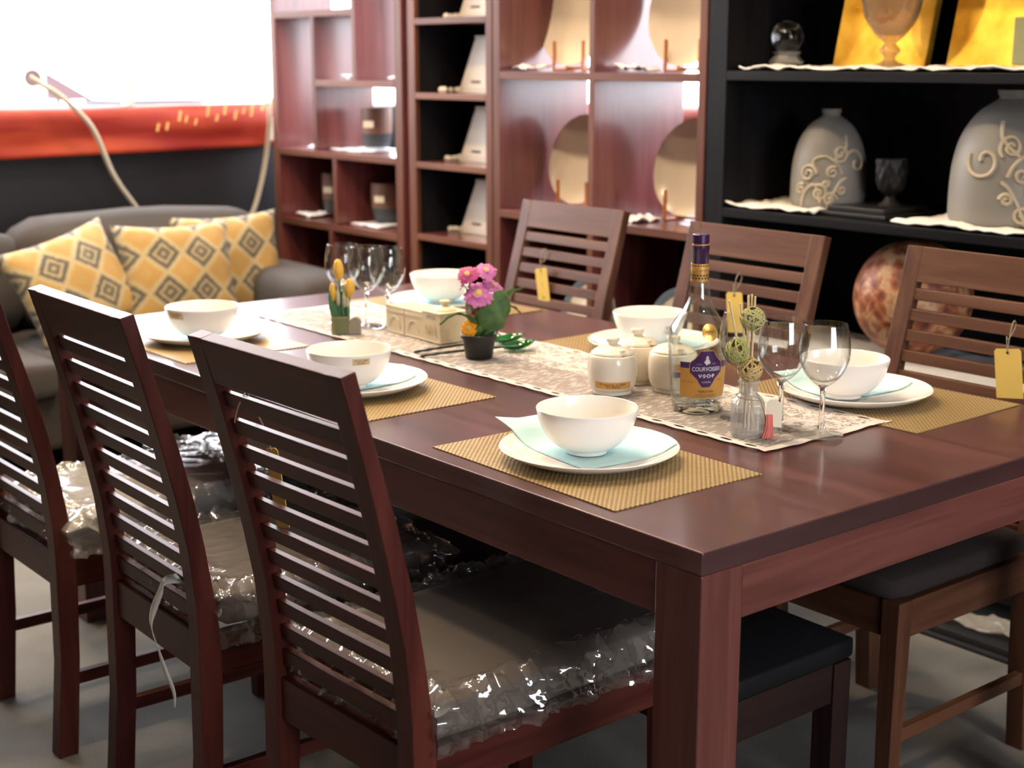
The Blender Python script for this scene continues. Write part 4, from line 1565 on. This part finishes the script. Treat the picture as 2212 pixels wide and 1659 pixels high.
put('COURVOISIER', 648, .0112, .76, bold=.0001)
put('V\u00b7S\u00b7O\u00b7P', 790, .0092, 1.0, bold=.0003)
put('COGNAC', 915, .004, 1.0)
put('COGNAC', 545, .0022, 1.0, -150)
put('FRANCE', 535, .0022, 1.0, 150)
# small standing figure emblem: hat, coat, legs
for shp in ([(-18, 430), (18, 430), (38, 410), (20, 400), (12, 372), (-8, 370), (-22, 400), (-40, 412)], [(-20, 432), (22, 432), (48, 470), (66, 515), (40, 545), (14, 530), (2, 565), (-20, 560), (-30, 535), (-66, 510), (-44, 470)]):
    d = poly_bm([(lp(SCX + x, y)) for x, y in shp][::-1])
    slice_x(d, .002)
    join(bm, d, wrap_on(ofun, LA, LZ, .0015))
obj('shield_print', bm, M_WHT, lg, recalc=False)
bm = bm_new()
put('TRIPLE OAK', 1110, .0058, .95)
put('PRODUCT OF FRANCE', 912, .0028, .95, -380)
put('FRANCE', 880, .0028, .95, 290)
put('TRIPLE AGED IN OAK FRENCH BARRELS', 1180, .0024, .9)
put('TASTING NOTES OF SPICE AND RIPE FRUIT', 1218, .0024, .95)
obj('label_print', bm, M_BRN, lg, recalc=False)
# round gold seal on the shoulder
bm = poly_bm([(-0.0152 * math.cos(2 * PI * k / 36), -.0152 * math.sin(2 * PI * k / 36)) for k in range(36)])
slice_x(bm, .003)
fn = wrap_on(ofun, AB + .42, bz_(757), .0008)
for y in (-.009, -.005, 0, .005, .009):
    bmesh.ops.bisect_plane(bm, geom=bm.verts[:] + bm.edges[:] + bm.faces[:], plane_co=(0, y, 0), plane_no=(0, 1, 0))
for v_ in bm.verts:
    v_.co = fn(v_.co)
sl = obj('gold_seal', bm, mat('gold_foil_seal', (.85, .52, .14), .25, metal=.6), bottle, smooth=180, recalc=False)
bm = bm_new()
for txt, y, sz in (('ARTISAN', .0015, .004), ('EDITION', -.003, .003)):
    join(bm, text_bm(txt, sz), wrap_on(ofun, AB + .42, bz_(757) + y, .0014))
obj('seal_print', bm, M_BRN, sl, recalc=False)

# ------------------------------------------------------------------ sugar jars
M_JAR = mat('cream_stoneware', (.82, .77, .66), .16, coat=.3)
jb = smoothp([(.036, .006), (.0435, .012), (.0475, .026), (.049, .045), (.0485, .062), (.046, .0735), (.0435, .0765)], 6)
jar0 = thing('sugar_jar', '', 'jar')
obj('jar_body', lat([(0, .003), (.033, .003), (.034, 0), (.038, 0), (.0375, .005)] + [(p.x, p.y) for p in jb] + [(.0415, .0765), (.0415, .06), (0, .06)], 72), M_JAR, jar0, smooth=50)
jl = smoothp([(.0425, .0772), (.041, .081), (.031, .088), (.018, .0925), (.0105, .094), (.0095, .0965), (.0125, .1005), (.0125, .1065), (.009, .1085)], 5)


def notch(a, z, r):
    d = (a - R_(262) + PI) % (2 * PI) - PI
    return 1 - .17 * math.exp(-(d / .17) ** 2) if r > .034 else 1


obj('lid', lat([(0, .0765), (.0415, .0765)] + [(p.x, p.y) for p in jl] + [(0, .109)], 96, fr=notch), M_JAR, jar0, smooth=50)
jars = []
for i, (p, rz, lab) in enumerate((((.548, .765), 0, 'cream lidded sugar jar with an orange sticker low on its front'), ((.652, .805), 15, 'plain cream lidded sugar jar behind the one with the orange sticker'), ((.652, .703), -10, 'cream lidded sugar jar partly behind the cognac bottle'))):
    if i == 0:
        jar0.location = (*p, RZ)
        tag(jar0, lab, 'jar', 'cream sugar jars')
        jars.append(jar0)
    else:
        jars.append(dup(jar0, (*p, RZ), R_(rz), lab, 'cream sugar jars'))
jfun = lambda z: interp([(p.y, p.x) for p in jb], z)
M_ORST = mat('orange_sticker', (.66, .36, .10), .7)
sticker_on(jars[0], jfun, R_(229), .0215, .074, .0145, M_ORST, [('Property of BBF', .0022, .0068, 1.15), ('20130930', -.003, .0062, 1.1)], None)
s_ = sticker_on(jars[2], jfun, R_(240), .0545, .026, .013, M_ORST, [('\u2022', 0, .006, 1)], None)
sticker_on(jars[2], jfun, R_(246), .04, .02, .011, M_PURP, None, None, name='purple_sticker')

# ------------------------------------------------------------------ spice boxes
M_SPICE = mat('cream_box_ceramic', (.72, .64, .46), .4)
M_GREY = mat('grey_print', (.2, .19, .17), .6)


def spice(y0, y1, label, knob=False, inset_=0.0):
    xc, x0, x1 = .6125, .573 + inset_, .652
    root = thing('spice_box', label, 'box', (xc, (y0 + y1) / 2, RZ), 0, 'cream spice boxes')
    hx, hy = (x1 - x0) / 2, (y1 - y0) / 2
    ox = (x0 + x1) / 2 - xc
    bm = bm_new()
    box(bm, ox - hx, ox + hx, -hy, hy, .002, .048 if not knob else .0665)
    box(bm, ox - hx - .0012, ox + hx + .0012, -hy - (.0012 if knob else 0), hy, .0, .004)
    obj('body', bm, M_SPICE, root, bevel=.0015)
    bm = bm_new()
    if not knob:
        box(bm, ox - hx - .001, ox + hx, -hy, hy, .0485, .056)
        box(bm, ox - hx, ox + hx, -hy, hy, .056, .065)
        obj('lid', bm, M_SPICE, root, bevel=.0012)
        bm = bm_new()
        # raised arch ornament on the front
        ar = [Vector((ox - hx - .0008, .022 * math.cos(t_), .012 + .028 * math.sin(t_))) for t_ in [PI * k / 16 for k in range(17)]]
        tube(bm, ar, .0012, 6)
        obj('relief', bm, M_SPICE, root, smooth=60)
    else:
        box(bm, ox - hx - .001, ox + hx + .001, -hy - .001, hy, .067, .0705)
        lid = obj('lid', bm, M_SPICE, root, bevel=.001)
        kp = smoothp([(.028, .0705), (.027, .0735), (.021, .0775), (.011, .0795), (.0075, .083), (.008, .087), (.0115, .090), (.0105, .0935), (0, .0945)], 4)
        obj('knob', lat([(0, .0705)] + [(p.x, p.y) for p in kp], 40), M_SPICE, lid, smooth=50)
        bm = bm_new()
        join(bm, text_bm('SPICES', .0125, 1.0), lambda q: Vector((ox - hx - .0005, -q.x, .0575 + q.y)))
        obj('print', bm, M_GREY, root, recalc=False)
        bm = bm_new()
        random.seed(8)
        for k in range(9):
            y = -.022 + .044 * k / 8
            tube(bm, [(ox - hx - .0005, y, .012 + .012 * abs(math.sin(k * 1.3))), (ox - hx - .0012, y + .008, .022 + .02 * abs(math.cos(k)))], .0009, 5)
        for k in range(12):
            x = ox - .03 + .06 * random.random()
            z = .01 + .04 * random.random()
            tube(bm, [(x, -hy - .0006, z), (x + .008, -hy - .0012, z + random.uniform(-.004, .012))], .001, 5)
        obj('relief', bm, M_SPICE, root, smooth=60)
        bm = bm_new()
        bmesh.ops.create_uvsphere(bm, u_segments=10, v_segments=8, radius=.0016, matrix=Matrix.Translation((ox - hx - .0006, .006, .0245)))
        obj('gem', bm, mat('teal_bead', (.01, .12, .14), .2), root, smooth=180)
    return root


spice(1.365, 1.436, 'cream ceramic box lettered SPICES with a round lid knob', True)
spice(1.4385, 1.511, 'flat topped cream box between the SPICES box and its twin', False, .003)
spice(1.5135, 1.587, 'flat topped cream box farthest in the row, next to the glasses', False, .003)

# ------------------------------------------------------------------ wooden tulips
RZV = math.atan2(RX.y, RX.x)
tul = thing('tulip_ornament', 'painted wooden tulips in a green box beside the far wine glasses', 'ornament', (.482, 1.615, RZ), RZV)
M_TB = mat('painted_tan_green', (.24, .23, .11), .6)
M_TG = mat('painted_tulip_green', (.05, .15, .06), .6)
M_TY = mat('painted_tulip_yellow', (.66, .40, .05), .5)
M_TP = mat('painted_pale_tip', (.45, .42, .27), .6)
obj('box', bx(-.0355, .006, -.014, .014, 0, .0415), M_TB, tul, bevel=.002)
obj('box_face', bx(-.026, .0045, -.0158, -.0142, .002, .038), mat('painted_sage', (.15, .17, .08), .6), tul)
bm = bm_new()
ap = [(.006, 0), (.034, 0), (.034, .026)] + [(.021 + .013 * math.cos(t_), .027 + .014 * math.sin(t_)) for t_ in [PI * k / 12 for k in range(1, 12)]] + [(.0075, .027), (.006, .027)]
prism(bm, ap, -.012, .010)
obj('arch_plaque', bm, mat('grey_tan_plaque', (.28, .25, .2), .6), tul, bevel=.001)
bm = bm_new()
random.seed(2)
for k in range(13):
    x = -.031 + .034 * k / 12 + random.uniform(-.002, .002)
    h = .05 + .03 * random.random()
    y = random.uniform(-.009, .009)
    tube(bm, [(x, y, .036), (x * 1.15 - .001, y, .036 + h * .35), (x * 1.2 + random.uniform(-.003, .003), y, .036 + h * .7), (x * 1.25 + random.uniform(-.004, .004), y, .036 + h)], [.004, .0055, .004, .0006], 7)
lv = obj('leaves', bm, M_TG, tul, smooth=70)
for (x, z, r, h, tilt, y) in ((-.017, .152, .0115, .05, -4, .004), (-.031, .100, .0075, .044, -2, -.004), (.009, .110, .012, .045, 3, -.004)):
    bm = bm_new()
    tube(bm, [(x * .7, y, .04), (x * .85, y, z * .6), (x, y, z - h * .4)], .0014, 6)
    st = obj('stem', bm, M_TG, tul, smooth=60)
    bp = smoothp([(0, -h / 2), (r * .55, -h * .44), (r, -h * .12), (r * .95, h * .15), (r * .6, h * .42), (0, h / 2)], 4)
    b_ = obj('bud', lat([(max(0, p.x), p.y) for p in bp], 24, fr=lambda a, zz, rr: 1 + .05 * math.cos(3 * a)), M_TY, st, smooth=70, loc=(x, y, z))
    b_.rotation_euler = (0, R_(tilt), 0)
for (x, z) in ((-.019, .088), (-.004, .083), (.003, .079)):
    bp = smoothp([(0, -.022), (.005, -.012), (.0048, .004), (0, .024)], 4)
    obj('pale_bud', lat([(max(0, p.x), p.y) for p in bp], 14), M_TP, tul, smooth=70, loc=(x, -.005, z))

# ------------------------------------------------------------------ flower pot
pot = thing('flower_pot', 'small black pot of pink gerberas on the lace runner', 'flower pot', (.55, 1.192, RZ), RZV)
pp = [(0, .0), (.0275, .0), (.0295, .002), (.0355, .043), (.0385, .0435), (.0395, .046), (.0395, .0525), (.038, .054), (.036, .053), (.0345, .046), (0, .046)]
obj('pot_body', lat(pp, 56), M_BLACKPOT, pot, smooth=40)
obj('soil', lat([(0, .0465), (.0342, .0462), (.0342, .0468), (0, .049)], 24), mat('dark_soil', (.015, .012, .01), .95), pot)
M_PINK = mat('pink_petal', (.52, .15, .40), .6, sss=.0)
M_PINK2 = mat('deep_pink_petal', (.40, .05, .19), .6)
M_YEL = mat('yellow_petal', (.85, .36, .01), .6)
M_ORG = mat('orange_petal', (.75, .1, .02), .6)
M_CEN = mat('flower_centre', (.62, .42, .12), .7)
M_LEAF = mat('green_leaf', (.055, .13, .03), .55)
tt = NT(M_LEAF)
n = tt.n('ShaderNodeTexNoise', i_Vector=tt.obj_coord((45, 45, 45)), i_Scale=1.0, i_Detail=3.0)
tt.link(tt.ramp(n.outputs[0], [(.35, (.03, .085, .022)), (.7, (.095, .19, .045))]), tt.b.inputs['Base Color'])
M_STEM = mat('green_stem', (.10, .15, .04), .6)


def gerbera(c, nrm, r, m, seed, parent, rows=((1.0, 18, .0), (.72, 15, .22), (.45, 12, .45)), name='blossom', droop=.25):
    random.seed(seed)
    nrm = Vector(nrm).normalized()
    q = nrm.to_track_quat('Z', 'Y').to_matrix().to_4x4()
    M4 = Matrix.Translation(c) @ q
    bm = bm_new()
    for sc, n_, lift in rows:
        for k in range(n_):
            a = 2 * PI * (k + random.uniform(-.25, .25)) / n_ + lift * 3
            L_ = r * sc * random.uniform(.9, 1.06)
            wd = 2 * PI * r * sc / n_ * .30
            dr = droop * random.uniform(.6, 1.3)
            pts = []
            for s in (0.12, .35, .65, .9, 1.0):
                rad = L_ * s
                z = r * (lift * s * .6 - dr * (s - .3) ** 2 * (1 if s > .3 else 0)) + .001
                wd_s = wd * (.45 + 1.0 * math.sin(min(1, s * .92) * PI * .62)) * (.45 if s == 1.0 else 1)
                pts.append((rad, z, wd_s))
            V = []
            for rad, z, ws in pts:
                row_ = []
                for t_ in (-1, 0, 1):
                    x, y, zz = rad, ws * t_, z - abs(t_) * ws * .25
                    row_.append(bm.verts.new(M4 @ Vector((x * math.cos(a) - y * math.sin(a), x * math.sin(a) + y * math.cos(a), zz))))
                V.append(row_)
            for A, B in zip(V, V[1:]):
                for i in (0, 1):
                    bm.faces.new((A[i], A[i + 1], B[i + 1], B[i]))
    f = obj(name, bm, m, parent, smooth=70, recalc=False)
    bm = bm_new()
    join(bm, lat([(0, r * .18), (r * .12, r * .2), (r * .26, r * .15), (r * .3, r * .05), (0, 0)], 20), lambda q_: M4 @ q_)
    obj('flower_centre', bm, M_CEN, f, smooth=70)
    return f


fl_ = [((-.024, -.004, .184), (-.25, -.75, .75), .0245, M_PINK2, 1), ((.016, .006, .191), (.15, -.6, .8), .024, M_PINK, 2), ((.0, -.014, .143), (-.05, -.75, .66), .033, M_PINK, 3), ((-.034, .010, .158), (-.75, .1, .6), .016, M_PINK2, 4), ((.033, .010, .157), (.45, -.35, .8), .025, M_PINK, 5)]
for c, nr_, r, m_, sd in fl_:
    gerbera(c, nr_, r, m_, sd, pot, droop=.35)
    n_ = Vector(nr_).normalized()
    cv = Vector(c)
    bm = bm_new()
    tube(bm, smoothp([cv - n_ * .002, cv - n_ * .012 - Vector((0, 0, .004)), Vector((c[0] * .55, c[1] * .5 + .004, .10)), Vector((c[0] * .2, c[1] * .3 + .002, .047))], 5), .0014, 7)
    obj('stem', bm, M_STEM, pot, smooth=60)
f = gerbera((-.021, -.020, .068), (-.45, -.85, .3), .021, M_YEL, 9, pot, rows=((1.0, 13, 0), (.7, 11, .25)), name='yellow_blossom')
f['label'] = 'yellow blossom at the pot rim'
f = gerbera((-.012, -.004, .090), (-.2, -.7, .7), .014, M_ORG, 10, pot, rows=((1.0, 11, 0), (.7, 9, .25)), name='orange_blossom')
f['label'] = 'orange blossom above the yellow one'


def leaf(cl, widths, up, parent, m=M_LEAF, lobed=0.0, name='leaf', cup=.25):
    """cl: centre line points; widths per point; up: side vector hint"""
    P = smoothp(cl, 6)
    n_ = len(P) - 1
    bm = bm_new()
    V = []
    upv = Vector(up)
    for i, p in enumerate(P):
        s = i / n_
        d = (P[min(i + 1, n_)] - P[max(i - 1, 0)]).normalized()
        side = d.cross(upv).normalized()
        nv = side.cross(d)
        k = s * (len(widths) - 1)
        j = min(int(k), len(widths) - 2)
        wd = widths[j] + (widths[j + 1] - widths[j]) * (k - j)
        wd *= 1 + lobed * math.sin(s * 21)
        V.append([bm.verts.new(p + side * wd * t_ + nv * wd * cup * abs(t_) + nv * .0012 * math.sin(s * 30 + t_ * 4)) for t_ in (-1, -.66, -.33, 0, .33, .66, 1)])
    for A, B in zip(V, V[1:]):
        for i in range(6):
            bm.faces.new((A[i], A[i + 1], B[i + 1], B[i]))
    o = obj(name, bm, m, parent, smooth=80, recalc=False)
    md = o.modifiers.new('s', 'SOLIDIFY')
    md.thickness = .0007
    return o


leaf([(.006, -.012, .048), (.016, -.018, .062), (.026, -.022, .085), (.038, -.02, .11), (.05, -.014, .138), (.054, -.008, .150)], [.006, .016, .031, .034, .029, .018, .003], (-.15, 1, .1), pot, lobed=.09)
leaf([(.002, -.014, .05), (-.006, -.018, .07), (-.022, -.022, .092), (-.042, -.026, .1), (-.062, -.03, .094), (-.083, -.032, .078)], [.008, .01, .011, .0095, .009, .009, .003], (0, .35, 1), pot, lobed=.14)
leaf([(.01, .012, .05), (.03, .02, .09), (.055, .024, .125), (.075, .022, .142), (.098, .02, .15)], [.003, .004, .006, .012, .010, .002], (0, .5, 1), pot, lobed=.12)
leaf([(.01, .014, .05), (.035, .026, .09), (.06, .03, .108), (.078, .028, .104), (.09, .026, .094)], [.003, .005, .008, .009, .007, .002], (0, .4, 1), pot, lobed=.08)
leaf([(.008, -.02, .048), (.02, -.03, .06), (.034, -.034, .066), (.046, -.036, .056)], [.005, .007, .005, .001], (0, .3, 1), pot)
leaf([(-.002, -.018, .047), (.0, -.026, .06), (.004, -.03, .075)], [.012, .013, .009, .002], (-.2, 1, 0), pot)
leaf([(-.010, .002, .05), (-.016, .004, .09), (-.018, .005, .115), (-.014, .006, .135)], [.004, .008, .0115, .011, .003], (0, 1, 0), pot, m=mat('dry_bract', (.42, .33, .22), .7), name='dry_bract')

# ------------------------------------------------------------------ green salad servers
M_HANDLE = mat('dark_carved_horn', (.02, .025, .02), .35)


def server(h, s, zoff, label, lift=0.0):
    hv, sv = Vector((*h, 0)), Vector((*s, 0))
    L_ = (sv - hv).length
    root = thing('salad_spoon', label, 'spoon', (h[0], h[1], RZ + zoff), math.atan2((sv - hv).y, (sv - hv).x), 'green salad servers')
    bm = bm_new()
    n_ = 40
    pts, rs = [], []
    for i in range(n_ + 1):
        t_ = i / n_
        x = t_ * (L_ - .03)
        pts.append((x, 0, .0045 + .006 * t_ ** 3 + .004 * math.sin(t_ * PI)))
        rs.append((.0045 - .0012 * t_) * (1 + (.22 * math.sin(t_ * 46) if t_ < .35 else .03 * math.sin(t_ * 30))) * (.6 if i in (0,) else 1))
    tube(bm, pts, rs, 10, flat=.75)
    obj('handle', bm, M_HANDLE, root, smooth=70)
    bm = bm_new()
    Lb, Wb, Db = .040, .0235, .013

    def f(a, b, k=1.0):
        rr, th = a, b * 2 * PI
        x, y = Lb * rr * math.cos(th), Wb * rr * math.sin(th) * (1 - .12 * math.cos(th))
        z = .0165 - Db * (1 - rr ** 2) ** .8 + .004 * rr * math.cos(th)
        return Vector((L_ + x, y, z))
    rings = []
    c_ = bm.verts.new(f(0, 0))
    for i in range(1, 11):
        rings.append([bm.verts.new(f(i / 10, j / 36)) for j in range(36)])
    for j in range(36):
        bm.faces.new((c_, rings[0][j], rings[0][(j + 1) % 36]))
    for A, B in zip(rings, rings[1:]):
        for j in range(36):
            bm.faces.new((A[j], B[j], B[(j + 1) % 36], A[(j + 1) % 36]))
    o = obj('spoon_bowl', bm, M_GREEN, root, smooth=180)
    md = o.modifiers.new('s', 'SOLIDIFY')
    md.thickness = .0028
    md.offset = 0
    return root


server((.448, 1.268), (.668, 1.203), .0, 'green salad spoon nearer the camera, its handle passing behind the pot')
server((.462, 1.312), (.700, 1.276), .0, 'green salad spoon lying just behind the other one')

# ------------------------------------------------------------------ reed diffuser
dif = thing('reed_diffuser', 'small ribbed glass reed diffuser with rattan balls and a tassel', 'diffuser', (.5, .372, RZ), RZV)
dp = smoothp([(.0275, .002), (.0285, .006), (.0285, .05), (.027, .06), (.021, .069), (.0165, .074), (.016, .08), (.0165, .09), (.0185, .093), (.0185, .098)], 5)
rib = lambda a, z, r: 1 + (.022 * math.cos(26 * a) if .006 < z < .064 else 0)
obj('glass_bottle', lat([(0, 0), (.0275, 0)] + [(p.x, p.y) for p in dp] + [(p.x - .002, p.y) for p in dp[::-1] if p.y > .006] + [(0, .006)], 156, fr=rib), M_FROST, dif, smooth=60)
M_REED = mat('pale_reed', (.66, .52, .28), .7)
for i, (b_, t_) in enumerate((((-.004, .006, .012), (-.0035, .010, .243)), ((.004, .004, .012), (-.006, .0, .242)), ((.0, -.006, .010), (.006, .002, .242)), ((.008, -.003, .01), (.001, .006, .245)), ((.012, -.004, .01), (-.0385, -.006, .236)), ((.014, .0, .01), (-.0205, -.010, .232)))):
    bm = bm_new()
    tube(bm, [b_, t_], .0021, 8)
    obj('reed', bm, M_REED, dif, smooth=60)
for i, (c, r, col) in enumerate((((.0015, -.006, .205), .0205, (.40, .38, .16)), ((-.0235, -.012, .151), .0205, (.36, .36, .13)), ((-.0015, -.016, .119), .0205, (.50, .38, .16)))):
    bm = bm_new()
    random.seed(20 + i)
    for k in range(26):
        ax = Vector((random.gauss(0, 1), random.gauss(0, 1), random.gauss(0, 1))).normalized()
        u_ = ax.orthogonal().normalized()
        v_ = ax.cross(u_)
        off = random.uniform(-.45, .45)
        rr = r * math.sqrt(1 - off * off) * random.uniform(.93, 1.0)
        tube(bm, [Vector(c) + ax * off * r + (u_ * math.cos(2 * PI * j / 20) + v_ * math.sin(2 * PI * j / 20)) * rr for j in range(21)], .0011, 5, cap=False, flat=1.5)
    o = obj('rattan_ball', bm, mat('rattan_%d' % i, col, .7), dif, smooth=60)
    o['label'] = ('upper', 'lower left', 'lowest')[i] + ' woven rattan ball'
bm = bm_new()
tube(bm, [(.0215 * math.cos(t_), .0215 * math.sin(t_), .067 - .004 * math.cos(t_)) for t_ in [2 * PI * k / 24 for k in range(25)]], .0009, 5, cap=False)
tube(bm, smoothp([(.018, -.012, .066), (.024, -.02, .05), (.0275, -.0195, .03), (.026, -.022, .022)], 5), .0011, 5)
obj('cord', bm, M_STRING, dif, smooth=60)
bm = bm_new()
prism(bm, [(.0, .0), (.027, -.003), (.0275, .037), (.019, .0455), (.006, .0455), (.001, .039)], -.0005, .0005, axis='y')
o = obj('paper_tag', bm, mat('cream_paper', (.72, .66, .52), .8), dif, loc=(.0285, -.021, .021))
o.rotation_euler = (R_(-6), 0, R_(4))
bm = bm_new()
random.seed(6)
for k in range(70):
    x, y = random.uniform(-.007, .007), random.uniform(-.004, .004)
    tube(bm, [(.033 + x * .8, -.026 + y * .6, .042), (.033 + x, -.027 + y, .018), (.031 + x * 1.5, -.027 + y * 1.2, random.uniform(.0005, .003))], .0006, 4)
o = obj('tassel', bm, mat('coral_thread', (.72, .21, .18), .8), dif, smooth=60)
o['kind'] = 'stuff'

# ------------------------------------------------------------------ ceiling lamps (warm downlights over the aisle and the table, plus an added one in front)
lamp0 = thing('ceiling_lamp', '', 'ceiling lamp')
obj('housing', lat([(0, 0), (.11, 0), (.115, -.02), (.095, -.022), (.09, -.004), (0, -.004)], 32), M_FRAME, lamp0, smooth=40)
obj('diffuser', lat([(0, -.012), (.09, -.012), (.09, -.006), (0, -.006)], 24), mat('lamp_glow', (1, 1, 1), .5, emit=(1, .74, .46), estr=250.0), lamp0)
lp_ = [(.2, 1.1), (.2, 2.1), (.9, 1.7), (-.6, 3.0), (.3, 3.2), (1.1, 2.9), (.6, -1.3)]  # last lamp is unseen, added to warm the table's end faces
for i, p in enumerate(lp_):
    lab = 'round warm downlight set in the ceiling above the dining area'
    if i == 0:
        lamp0.location = (*p, CEIL)
        tag(lamp0, lab, 'ceiling lamp', 'ceiling lamps')
    else:
        dup(lamp0, (*p, CEIL), 0, lab, 'ceiling lamps')
